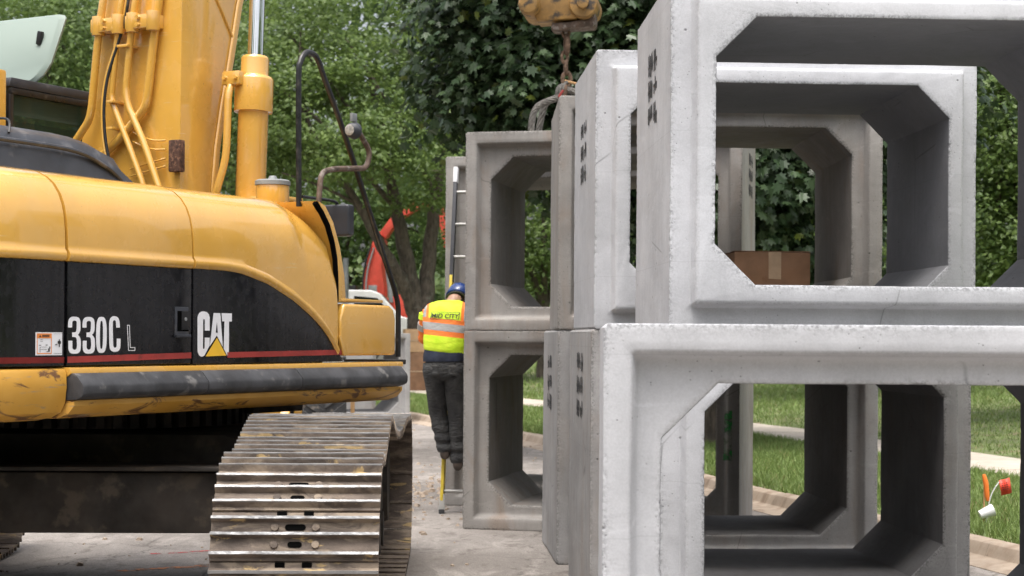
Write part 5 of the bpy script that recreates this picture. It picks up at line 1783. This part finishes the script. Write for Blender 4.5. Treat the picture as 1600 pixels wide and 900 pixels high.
flag(on_verge(1542, 13.3), 0.33, (0.105, 0.0), 'spray_flag' if 'spray_flag' in M else 'red', 'small red marker flag on a white bent wire beside the kerb')
r = empty('marker_ribbon', on_verge(1539, 13.2))
tag(r, 'orange ribbon and white cup on a short stake beside the red marker flag', 'marker')
MB().cyl((0, 0, -0.05), (0.004, 0, 0.40), 0.007, 8).build('stake', 'wood', r)
MB().tube(catmull([(-0.004, -0.006, 0.40), (0.012, -0.012, 0.33), (0.02, -0.012, 0.26), (0.028, -0.012, 0.19)], 4), [0.012, 0.016, 0.018, 0.02, 0.021, 0.021, 0.02, 0.02, 0.02, 0.019, 0.018, 0.016, 0.012], 8).build('ribbon', 'hv_orange', r)
MB(Matrix.Translation((0.02, -0.015, 0.10)) @ Euler((0, R(68), 0)).to_matrix().to_4x4()).lathe([(0.0, -0.06), (0.034, -0.06), (0.050, 0.055), (0.046, 0.055), (0.03, -0.05), (0.0, -0.05)], 20).build('paper_cup', 'white_vinyl', r)
# ------------------------------------------------------------------ things further down the road
# wheel loader behind the tracks: tyre, axle and yellow frame show below the excavator's house
LD = empty('wheel_loader', (-3.05, 21.6, 0), R(6))
tag(LD, 'yellow wheel loader parked behind the excavator, its lugged tyre showing under the house', 'loader')


def big_wheel(parent, x, y, rad=0.72, w=0.56):
    prof = [(rad * 0.5, -w / 2 + 0.04), (rad * 0.78, -w / 2), (rad * 0.93, -w / 2 + 0.02), (rad * 0.97, -w / 2 + 0.07), (rad * 0.97, w / 2 - 0.07), (rad * 0.93, w / 2 - 0.02), (rad * 0.78, w / 2), (rad * 0.5, w / 2 - 0.04)]
    t = MB().lathe(prof, 40, (x, y, rad), 'X').build('tyre', 'tyre', parent, 0, 40)
    lug = MB()
    for s in (-1, 1):
        for k in range(22):
            a = 2 * math.pi * (k + 0.5 * (s > 0)) / 22
            rings = []
            for q in range(5):
                u = q / 4
                xx = s * (0.01 + (w / 2 - 0.02) * u)
                aa = a + 0.26 * u
                rr0, rr1 = rad * 0.955 - 0.02 * (u > 0.9), rad * 1.005 - 0.03 * (u > 0.9)
                hw = 0.035 + 0.015 * u
                ring = []
                for r_, da in ((rr0, -hw), (rr1, -hw * 0.8), (rr1, hw * 0.8), (rr0, hw)):
                    ring.append((x + xx, y + r_ * math.sin(aa + da / rad * 1.4), rad + r_ * math.cos(aa + da / rad * 1.4)))
                rings.append(ring)
            lug.loft(rings)
    lug.build('tread_lugs', 'tyre', t)
    MB().lathe([(0.0, -w / 2 + 0.10), (0.16, -w / 2 + 0.06), (0.30, -w / 2 + 0.09), (rad * 0.54, -w / 2 + 0.03), (rad * 0.54, w / 2 - 0.03), (0.30, w / 2 - 0.09), (0.16, w / 2 - 0.06), (0.0, w / 2 - 0.10)], 28, (x, y, rad), 'X').build('wheel_rim', 'yellow', t)


for wx in (-0.95, 0.62):
    for wy in (0.0, 2.9):
        big_wheel(LD, wx, wy)
MB().box((-0.16, 1.45, 0.72), (0.5, 3.4, 0.3)).build('chassis', 'yellow', LD, 0.03)
MB().box((-0.16, 0.0, 0.72), (1.2, 0.3, 0.28)).build('axle', 'under', LD, 0.04)
MB().box((-0.16, 2.9, 0.72), (1.2, 0.3, 0.28)).build('axle', 'under', LD, 0.04)
MB().prism([(1.7, 0.95), (3.6, 0.95), (3.6, 1.75), (1.7, 1.9)], -0.75, 0.45).build('engine_cover', 'yellow', LD, 0.05)
cab_ = MB().prism([(0.55, 0.95), (1.65, 0.95), (1.65, 2.6), (0.75, 2.6)], -0.75, 0.45).build('cab', 'yellow', LD, 0.04)
MB().box((-0.15, 0.60, 1.95), (0.95, 0.05, 0.9), (R(-7), 0, 0)).build('windscreen', 'glass_dark', cab_)
for s in (-0.45, 0.13):
    MB().prism([(0.6, 1.3), (0.4, 1.35), (-0.7, 0.62), (-0.9, 0.35), (-0.7, 0.32), (-0.4, 0.55)], s - 0.06, s + 0.06).build('lift_arm', 'yellow', LD, 0.015)
for s in (-0.62, 0.30):
    MB().box((s, -0.22, 0.86), (0.14, 0.10, 0.55)).build('front_bracket', 'yellow', LD, 0.01)
MB().prism([(-0.85, 0.02), (-1.5, 0.02), (-1.55, 0.05), (-1.0, 0.10), (-0.88, 0.42), (-0.80, 0.46), (-0.76, 0.40)], -1.30, 0.98).build('bucket', 'under', LD, 0.01)

stk = W(551, 640, 22.5)
so = MB().box((0, 0, 0.55), (0.055, 0.03, 1.10)).build('wooden_stake', 'wood', None, 0.004)
so.location = (stk.x, 22.5, 0)
tag(so, 'upright raw wooden stake in front of the far grey culvert', 'stake')

# white truck with sloping windscreen, half hidden
TRK = empty('white_truck', (-3.0, 50.0, 0.55), R(2))
tag(TRK, 'white van parked beyond the excavator, its bonnet pointing right', 'van')
prof = [(-5.4, 0.45), (0.18, 0.45), (0.22, 0.95), (0.15, 1.42), (-0.10, 1.58), (-0.36, 1.64), (-0.98, 2.33), (-1.25, 2.42), (-5.3, 2.44), (-5.4, 2.3)]
vb = MB().prism(prof, 0.0, 1.9, 'XZ').build('van_body', 'white_paint', TRK, 0.07, 35, 3)
MB().add([(-0.55, -0.012, 1.62), (-1.05, -0.012, 2.18), (-1.75, -0.012, 2.24), (-1.75, -0.012, 1.62)], [(0, 1, 2, 3)]).build('side_window', 'glass_dark', TRK)
MB().add([(-0.40, 0.15, 1.71), (-0.94, 0.15, 2.31), (-0.94, 1.75, 2.31), (-0.40, 1.75, 1.71)], [(0, 1, 2, 3)]).build('windscreen', 'glass_dark', TRK)
for wx in (-0.85, -4.3):
    for wy in (0.12, 1.78):
        t_ = MB().lathe([(0.0, -0.11), (0.30, -0.11), (0.37, -0.07), (0.38, 0.0), (0.37, 0.07), (0.30, 0.11), (0.0, 0.11)], 24, (wx, wy, 0.30), 'Y').build('wheel', 'tyre', TRK)
        MB().lathe([(0.0, -0.125), (0.2, -0.118), (0.2, 0.118), (0.0, 0.125)], 20, (wx, wy, 0.30), 'Y').build('wheel_rim', 'alu', t_)
MB().box((0.21, 0.95, 0.55), (0.12, 1.9, 0.2)).build('bumper', 'grey_metal', TRK, 0.03)
MB().box((0.15, 0.18, 1.1), (0.12, 0.3, 0.2)).build('headlight', 'alu', TRK, 0.03)
MB().box((-1.05, -0.12, 1.72), (0.10, 0.18, 0.26)).build('wing_mirror', 'white_paint', TRK, 0.02)
MB().box((-2.2, -0.004, 1.42), (0.2, 0.02, 0.04)).build('door_handle', 'ink', TRK)

for k, (px, py0, py1, d, mat, lab_, wpx) in enumerate([(650, 551, 611, 42.8, 'cardboard', 'lower of two brown cardboard cartons stacked on the lawn by the worker', 30), (649, 514, 550, 42.8, 'cardboard_lite', 'upper tan cardboard carton with a torn edge, stacked on the lawn by the worker', 32)]):
    a = W(px, py1, d)
    h = (py1 - py0) * d / FPX
    zb = lawn_z((a.x - np.interp(d, [p.y for p in KERB], [p.x for p in KERB])) * 0.9)
    o = empty('cardboard_box', (a.x, d, zb if k == 0 else zb0 + h0 + 0.002), R(5 + 6 * k))
    if k == 0:
        zb0, h0 = zb, h
    tag(o, lab_, 'cardboard box', 'cartons stacked on the lawn')
    MB().box((0, 0.3, h / 2), (wpx * d / FPX, 0.6, h), None, (0.97, 0.97)).build('box_body', mat, o, 0.01)
    MB().box((0, -0.002, h * 0.5), (wpx * d / FPX * 0.96, 0.01, 0.03)).build('tape_strip', 'tape', o)

# red excavator far behind, its boom reaching up through the leaves
RE = empty('red_excavator', (-4.75, 58.0, 0.75), R(-8))
tag(RE, 'red excavator with raised boom far behind the trees', 'excavator')
MB().prism([(-0.42, 1.2), (0.25, 1.2), (0.36, 2.5), (0.24, 3.35), (0.34, 4.1), (0.20, 4.45), (0.0, 4.30), (-0.22, 3.7), (-0.42, 2.9), (-0.46, 2.1)], -0.3, 0.3, 'XZ').build('boom', 'red_machine', RE, 0.02)
MB().tube(catmull([(-0.30, -0.33, 1.6), (-0.38, -0.40, 2.4), (-0.33, -0.38, 3.2), (-0.10, -0.36, 4.0)], 6), 0.035, 8).build('hydraulic_hose', 'gloss_black', RE)
MB().tube(catmull([(-0.20, -0.33, 1.6), (-0.26, -0.42, 2.3), (-0.22, -0.38, 3.1), (0.0, -0.36, 3.9)], 6), 0.03, 8).build('hydraulic_hose', 'grey_metal', RE)
for bx_, bz_ in ((-0.1, 2.0), (0.12, 4.2), (-0.35, 3.3)):
    MB().cyl((bx_, -0.34, bz_), (bx_, -0.29, bz_), 0.09, 14).build('boom_pin', 'grey_metal', RE)
MB().box((-0.05, -0.31, 2.35), (0.30, 0.03, 0.5)).build('valve_block', 'grey_metal', RE, 0.01)
MB().prism([(0.14, 4.42), (0.36, 4.22), (0.80, 4.85), (1.5, 5.25), (2.25, 5.30), (2.28, 4.6), (2.42, 3.9), (2.62, 4.0), (2.58, 5.2), (2.40, 5.62), (1.4, 5.52), (0.62, 5.05)], -0.22, 0.22, 'XZ').build('arm', 'red_machine', RE, 0.04)
MB().cyl((0.62, -0.35, 2.0), (0.45, -0.35, 3.4), 0.08, 14).build('lift_cylinder', 'grey_metal', RE)
MB().box((0.85, 0, 1.75), (0.6, 0.6, 1.0), (0, R(-14), 0)).build('side_cover', 'red_machine', RE, 0.05)
MB().box((-0.2, 1.2, 1.6), (2.9, 2.6, 1.0)).build('house', 'red_machine', RE, 0.08)
cb2 = MB().box((-1.15, 0.3, 1.95), (1.0, 1.2, 1.3)).build('cab', 'gloss_black', RE, 0.06)
MB().box((-1.15, -0.315, 2.0), (0.8, 0.02, 0.9)).build('cab_window', 'glass_dark', cb2)
MB().box((1.5, 0.5, 1.9), (0.9, 1.0, 0.9)).build('engine_cover', 'gloss_black', RE, 0.08)
for s in (-1.1, 1.1):
    MB().prism([(-1.9, 0.35), (-1.6, 0.0), (1.6, 0.0), (1.9, 0.35), (1.6, 0.75), (-1.6, 0.75)], s - 0.3, s + 0.3).build('track', 'under', RE, 0.05)
MB().cyl((0, 0.9, 0.6), (0, 0.9, 1.15), 0.7, 24).build('swing_base', 'under', RE)
MB().lathe([(0, 0), (0.14, 0), (0.16, 0.08), (0.1, 0.14), (0, 0.14)], 16, (-1.55, -0.42, 2.2)).build('work_lamp', 'alu', RE)

pp = W(540, 455, 43)
po_ = MB().tube([(0, 0, -0.2), (0, 0, 3.6)], [0.095, 0.075], 16)
po_.box((0, -0.08, 2.9), (0.12, 0.06, 0.3))
pz = po_.build('grey_post', 'grey_metal', None, 0.004)
pz.location = (pp.x, 43, 0.0)
tag(pz, 'plain grey metal post standing left of the red excavator', 'post')

# ------------------------------------------------------------------ trees
def rot_frames(nrm, spin):
    """orthonormal frames for (N,3) normals with spin angle"""
    nrm = nrm / np.linalg.norm(nrm, axis=1)[:, None]
    ref = np.where(np.abs(nrm[:, 2:3]) < 0.95, np.array([[0, 0, 1.0]]), np.array([[1.0, 0, 0]]))
    u = np.cross(ref, nrm); u /= np.linalg.norm(u, axis=1)[:, None]
    v = np.cross(nrm, u)
    c, s = np.cos(spin)[:, None], np.sin(spin)[:, None]
    return u * c + v * s, -u * s + v * c, nrm


MAPLE = np.array([(0, 0, 0), (0.30, -0.10, -.05), (0.30, 0.12, -.06), (0.62, 0.22, -.14), (0.38, 0.40, -.08), (0.52, 0.72, -.12), (0.18, 0.62, -.03), (0, 1.0, -.10)])
MAPLE_L = MAPLE * np.array([-1, 1, 1])


def leaf_verts(pos, nrm, spin, size, kind):
    U, Vv, N = rot_frames(nrm, spin)
    if kind == 'maple':
        T = np.concatenate([MAPLE, MAPLE_L])
    else:
        T = np.array([(0, 0, 0), (0.30, 0.42, -.07), (0, 1.0, -.04), (-0.30, 0.42, -.07)])
    P = pos[:, None, :] + size[:, None, None] * (T[None, :, 0:1] * U[:, None, :] + T[None, :, 1:2] * Vv[:, None, :] + T[None, :, 2:3] * N[:, None, :])
    return P.reshape(-1, 3)


def lobe_points(lobes, n_clusters, per, spread, seed, shell=0.55, droop=0.25):
    r = np.random.default_rng(seed)
    w = np.array([l[1][0] * l[1][1] + l[1][1] * l[1][2] + l[1][0] * l[1][2] for l in lobes])
    which = r.choice(len(lobes), n_clusters, p=w / w.sum())
    c = np.array([l[0] for l in lobes])[which]; rad = np.array([l[1] for l in lobes])[which]
    d = r.normal(size=(n_clusters, 3)); d /= np.linalg.norm(d, axis=1)[:, None]
    q = r.uniform(shell ** 2, 1.0, n_clusters) ** 0.5
    wob = 1 + 0.22 * vnoise(d * 2.0 + which[:, None] * 7.7, 1.6, seed)
    cen = c + d * rad * (q * wob)[:, None]
    cc = np.repeat(cen, per, 0); dd = np.repeat(d, per, 0)
    n = len(cc)
    off = r.normal(size=(n, 3)) * np.array(spread)
    pos = cc + off
    nrm = dd * 0.55 + np.array([0, 0, 0.75]) + r.normal(size=(n, 3)) * 0.42 + off / np.linalg.norm(off, axis=1)[:, None] * 0.25
    return pos, nrm, r


def make_tree(name, label, base, lobes, n_clusters, per, spread, leaf, mat, trunk, limbs, kind='plain', group=None, seed=1, cat='tree', spin_down=False):
    root = empty(name, base)
    tag(root, label, cat, group)
    base = Vector(base)
    if trunk:
        mb = MB()
        for pts, r0, r1 in [trunk] + limbs:
            P = catmull(pts, 6)
            rs = [r0 + (r1 - r0) * (i / (len(P) - 1)) ** 0.8 for i in range(len(P))]
            P = [p + Vector((math.sin(i * 1.7 + p.z) * rs[i] * 0.10, math.cos(i * 2.3 + p.x) * rs[i] * 0.10, 0)) for i, p in enumerate(P)]
            mb.tube([p - base for p in P], rs, 12)
        mb.build('trunk', 'bark', root, 0, 60)
    pos, nrm, r = lobe_points(lobes, n_clusters, per, spread, seed)
    keep = pos[:, 2] > base.z + 0.12
    pos, nrm = pos[keep], nrm[keep]
    n = len(pos)
    size = r.uniform(leaf[0], leaf[1], n)
    if spin_down:        # leaf tips hang outward and down
        spin = np.full(n, math.pi) + r.normal(0, 0.6, n)
    else:
        spin = r.uniform(0, 2 * math.pi, n)
    V = leaf_verts(pos - np.array(base), nrm, spin, size, kind)
    if kind == 'maple':
        F = np.arange(n * 16).reshape(-1, 8)
        # weld the two halves so each leaf is one island
        F2 = F.copy()
        F2[1::2, 0] = F2[0::2, 0]; F2[1::2, 7] = F2[0::2, 7]
        F2[1::2] = F2[1::2][:, ::-1]
        o = np_mesh('crown', V, F2, mat, root)
    else:
        F = np.arange(n * 4).reshape(-1, 4)
        o = np_mesh('crown', V, F, mat, root)
    return root


# dark maple over the verge, directly behind the stacks
tb = (2.72, 22.7, 0.17)
mp = make_tree('maple_tree', 'dark green maple with large drooping leaves right behind the stacked culverts', tb,
               [((0.4, 21.4, 6.6), (1.9, 1.8, 2.1)), ((2.4, 21.6, 6.2), (2.3, 2.0, 2.4)), ((-0.35, 21.6, 5.1), (1.0, 1.2, 1.15)), ((1.0, 21.0, 4.6), (1.6, 1.3, 1.35)), ((2.9, 21.2, 4.0), (1.9, 1.4, 1.7)), ((4.4, 21.8, 5.2), (1.8, 1.7, 2.1)), ((3.7, 21.6, 2.9), (1.1, 1.0, 1.0)), ((1.9, 23.2, 5.8), (2.8, 1.6, 2.6)), ((3.0, 22.6, 2.5), (0.9, 0.7, 0.8)), ((2.0, 21.8, 3.2), (1.0, 0.9, 0.8))],
               3100, 20, (0.21, 0.21, 0.10), (0.085, 0.155), 'maple', ([(2.72, 22.7, 0.05), (2.75, 22.75, 1.2), (2.6, 22.6, 2.6), (2.3, 22.3, 4.5)], 0.24, 0.12),
               [([(2.6, 22.6, 2.4), (3.4, 22.2, 3.6), (4.4, 21.8, 5.2)], 0.11, 0.03), ([(2.5, 22.5, 2.9), (1.4, 21.7, 4.0), (0.1, 21.5, 5.3)], 0.10, 0.03), ([(2.3, 22.3, 4.3), (1.6, 22, 6.0), (0.8, 21.6, 7.4)], 0.10, 0.03)], 'maple', None, 21, 'tree', True)

# the tree with several stems left of the stack
bx0, by0 = W(655, 540, 44)[0], 44.0
zb = 0.75


def wl(px, py, d):
    return tuple(W(px, py, d))


tb2 = (bx0, by0, zb)
make_tree('lawn_tree', 'tall tree with three spreading stems growing on the lawn behind the worker', tb2,
          [((W(520, 190, 42).x, 42, 7.3), (2.3, 2.0, 1.5)), ((W(655, 210, 42).x, 42, 6.6), (1.7, 1.6, 1.2)), ((W(440, 90, 44).x, 44, 9.0), (2.8, 2.2, 2.0)), ((W(580, 60, 44).x, 44, 9.4), (2.6, 2.2, 2.0)), ((W(700, 120, 45).x, 45, 8.6), (2.2, 2.0, 1.9)), ((W(560, 250, 41.5).x, 41.5, 6.1), (1.3, 1.2, 0.7)), ((W(690, 280, 43).x, 43, 5.6), (0.9, 0.9, 0.7)), ((W(465, 260, 43).x, 43, 6.0), (1.2, 1.1, 0.9)), ((W(400, 200, 44).x, 44, 7.0), (1.4, 1.3, 1.6)), ((W(735, 300, 46).x, 46, 5.4), (0.8, 0.8, 0.6)), ((W(650, 318, 42.5).x, 42.5, 5.0), (0.75, 0.7, 0.4))],
          560, 62, (0.46, 0.46, 0.10), (0.10, 0.18), 'leaf_mid', ([(bx0, by0, zb - 0.2), wl(652, 500, 44), wl(640, 430, 44), wl(622, 340, 44), wl(605, 250, 43.8), wl(580, 120, 43.5)], 0.33, 0.09),
          [([(bx0 + 0.1, by0, zb - 0.2), wl(664, 500, 44), wl(668, 430, 44.3), wl(678, 330, 44.5), wl(690, 250, 44.6), wl(705, 100, 45)], 0.31, 0.09),
           ([wl(648, 490, 44), wl(628, 440, 43.7), wl(596, 385, 43.3), wl(560, 320, 43), wl(500, 230, 42.8), wl(450, 130, 43)], 0.22, 0.06),
           ([wl(622, 330, 44), wl(570, 270, 43), wl(505, 195, 42.6), wl(440, 140, 42.5)], 0.09, 0.03), ([wl(612, 280, 44), wl(560, 190, 43.4), wl(500, 110, 43), wl(440, 40, 43)], 0.08, 0.03),
           ([wl(680, 310, 44.5), wl(640, 215, 43.5), wl(600, 150, 43), wl(540, 60, 43)], 0.08, 0.03), ([wl(560, 320, 43), wl(500, 290, 42.6), wl(440, 270, 42.6)], 0.06, 0.02), ([wl(500, 230, 42.8), wl(470, 150, 42.6), wl(470, 40, 42.6)], 0.06, 0.02)], 'plain', None, 31)

BG = 'trees standing behind the road works'
spec = [
    # name, label, base px, d, lobes (px, py, dd, rx, ry, rz), leaf mat, clusters, leaf size
    ('leafy_tree', 'bright green tree behind the open cab hatch at the left edge', 40, 40, [(40, 60, 0, 3.0, 2.5, 2.6), (-60, 120, 1, 2.6, 2.2, 2.6), (110, 100, 0, 1.6, 1.6, 2.2), (0, 240, 0, 2.6, 2.2, 1.8)], 'leaf_lite', 1500, (0.10, 0.18)),
    ('leafy_tree', 'mid green tree showing between the boom and the lift cylinder', 390, 50, [(390, 60, 0, 2.6, 2.4, 3.0), (330, 180, 1, 2.2, 2.0, 2.6), (420, 240, 0, 1.9, 1.8, 1.9), (250, 60, 1, 2.6, 2.4, 3.0), (180, 40, 1, 2.2, 2.4, 2.6)], 'leaf_mid', 1900, (0.11, 0.20)),
    ('leafy_tree', 'shadowy tree low behind the red excavator', 520, 64, [(520, 330, 0, 3.0, 2.4, 2.2), (600, 260, 0, 3.0, 2.6, 3.0), (460, 420, 0, 2.2, 2, 1.8), (680, 380, 2, 3.0, 2.2, 2.8), (620, 430, 2, 2.2, 2.0, 2.0)], 'leaf_far', 1200, (0.15, 0.27)),
    ('leafy_tree', 'green tree seen through the weathered upper culvert', 850, 46, [(850, 340, 0, 2.2, 1.8, 2.0), (800, 420, 0, 1.8, 1.4, 1.4), (900, 420, 1, 1.8, 1.4, 1.4), (760, 300, 2, 1.8, 1.5, 2.0)], 'leaf_mid', 900, (0.10, 0.18)),
    ('leafy_tree', 'bright green tree at the right edge beyond the lawn', 1665, 25, [(1590, 180, 0, 1.1, 1.2, 1.3), (1560, 330, 0, 0.9, 1.0, 1.0), (1640, 300, 0.5, 1.3, 1.2, 1.6), (1545, 120, 1, 0.9, 1.0, 1.1), (1600, 400, 0, 0.9, 0.9, 0.7)], 'leaf_lite', 1500, (0.065, 0.12)),
    ('leafy_tree', 'green tree behind the maple, hidden mostly by the culverts', 1330, 33, [(1330, 200, 0, 2.6, 2.2, 3.0), (1240, 330, 0, 1.6, 1.5, 1.8), (1450, 300, 1, 2.2, 2.0, 2.4), (1180, 150, 2, 2.2, 2.0, 2.6)], 'leaf_mid', 700, (0.12, 0.2)),
]
for k, (nm_, lb_, bpx, d, lobes, mt, ncl, lsz) in enumerate(spec):
    b = W(bpx, 526, d)
    off = (b.x - np.interp(d, [p.y for p in KERB], [p.x for p in KERB])) * 0.93
    z0 = lawn_z(off) if off > 0 else -0.02
    L3 = [((W(px, py, d + dd).x, d + dd, W(px, py, d + dd).z), (rx, ry, rz)) for px, py, dd, rx, ry, rz in lobes]
    tc = L3[0][0]
    trunk = ([(b.x, d + 0.4, z0 - 0.2), (b.x + 0.1, d + 0.4, z0 + 1.5), (b.x, d + 0.3, (z0 + tc[2]) / 2), tc], 0.26 if d > 30 else 0.16, 0.06)
    limbs = [([(b.x, d + 0.3, z0 + (tc[2] - z0) * 0.4), tuple((np.array(tc) * 0.4 + np.array(l[0]) * 0.6)), l[0]], 0.09, 0.03) for l in L3[1:]]
    make_tree(nm_, lb_, (b.x, d + 0.4, z0), L3, int(ncl / 2.9), 50, (0.46, 0.46, 0.12) if d > 30 else (0.26, 0.26, 0.08), lsz, mt, trunk, limbs, 'plain', BG, 41 + k)

# flowering shrub seen over the carton
fb = W(1205, 388, 46)
fz = lawn_z(15.0)
sb = make_tree('flowering_shrub', 'tall shrub with orange and yellow flowers seen just above the carton', (fb.x, 46, fz), [((fb.x, 46, 3.6), (0.75, 0.6, 0.8)), ((fb.x - 0.3, 46, 2.2), (1.0, 0.8, 1.1))], 90, 10, (0.18, 0.18, 0.14), (0.14, 0.22), 'leaf_lite',
               ([(fb.x, 46, fz - 0.05), (fb.x + 0.05, 46, 2.0), (fb.x, 46, 3.2)], 0.06, 0.02), [], 'plain', None, 77, 'shrub')
pos, nrm, r_ = lobe_points([((fb.x - 0.1, 45.6, 4.0), (0.75, 0.4, 0.35))], 45, 5, (0.1, 0.1, 0.09), 5)
V = leaf_verts(pos - np.array((fb.x, 46, fz)), nrm, r_.uniform(0, 6, len(pos)), r_.uniform(0.12, 0.2, len(pos)), 'plain')
np_mesh('blossom', V, np.arange(len(V)).reshape(-1, 4), 'flower', sb)

# hedge-like mass and far wood: reads as one mass
def mass(name, label, n, fx, fy, fz, size, mat, seed, cat='wood'):
    r = np.random.default_rng(seed)
    x = r.uniform(fx[0], fx[1], n); y = r.uniform(fy[0], fy[1], n)
    base = 0.25 + 0.0 * x
    hgt = fz[1] * (0.8 + 0.25 * vnoise(np.stack([x, x * 0, x * 0 + seed], 1), 0.16, seed) + 0.12 * vnoise(np.stack([x, y, x * 0], 1), 0.6, seed + 1))
    z = base + (hgt - base) * r.uniform(0, 1, n) ** 0.85
    pos = np.stack([x, y + 1.8 * vnoise(np.stack([x, z, x * 0], 1), 0.35, seed + 2), z], 1)
    cl = vnoise(pos, 0.55, seed + 3)
    keep = cl > -0.55
    pos = pos[keep]; m = len(pos)
    nrm = np.array([0, -0.5, 0.6]) + r.normal(size=(m, 3)) * 0.55
    V = leaf_verts(pos, nrm, r.uniform(0, 6.28, m), r.uniform(size[0], size[1], m), 'plain')
    o = np_mesh(name, V, np.arange(len(V)).reshape(-1, 4), mat)
    tag(o, label, cat, kind='stuff')


mass('distant_wood', 'dense green wood closing the view behind everything', 90000, (-52, 46), (76, 94), (0.3, 30), (0.45, 0.85), 'leaf_far', 91)
mass('shrubbery', 'dark green undergrowth along the foot of the wood', 26000, (-30, 34), (58, 66), (0.3, 5.0), (0.22, 0.42), 'leaf_far', 95, 'undergrowth')

# unseen belt of trees added behind the camera to block light from the horizon
def belt(name, label, n, r0, r1, h, a0, a1, size, mat, seed):
    r = np.random.default_rng(seed)
    a = r.uniform(a0, a1, n); rad = r.uniform(r0, r1, n)
    x, y = np.sin(a) * rad, 8 + np.cos(a) * rad
    hg = h * (0.8 + 0.28 * vnoise(np.stack([a * 9, a * 0, a * 0], 1), 1.0, seed))
    z = hg * r.uniform(0.0, 1, n) ** 0.9
    pos = np.stack([x, y, z], 1)
    keep = vnoise(pos, 0.4, seed + 1) > -0.4
    pos = pos[keep]; m = len(pos)
    nrm = np.stack([-np.sin(a[keep]), -np.cos(a[keep]), a[keep] * 0 + 0.6], 1) + r.normal(size=(m, 3)) * 0.5
    V = leaf_verts(pos, nrm, r.uniform(0, 6.28, m), r.uniform(size[0], size[1], m), 'plain')
    tag(np_mesh(name, V, np.arange(len(V)).reshape(-1, 4), mat), label, 'wood', kind='stuff')


belt('unseen_tree_belt', 'unseen belt of trees behind the camera, added to block low sky light', 42000, 34, 42, 15, R(60), R(300), (0.7, 1.3), 'leaf_far', 97)
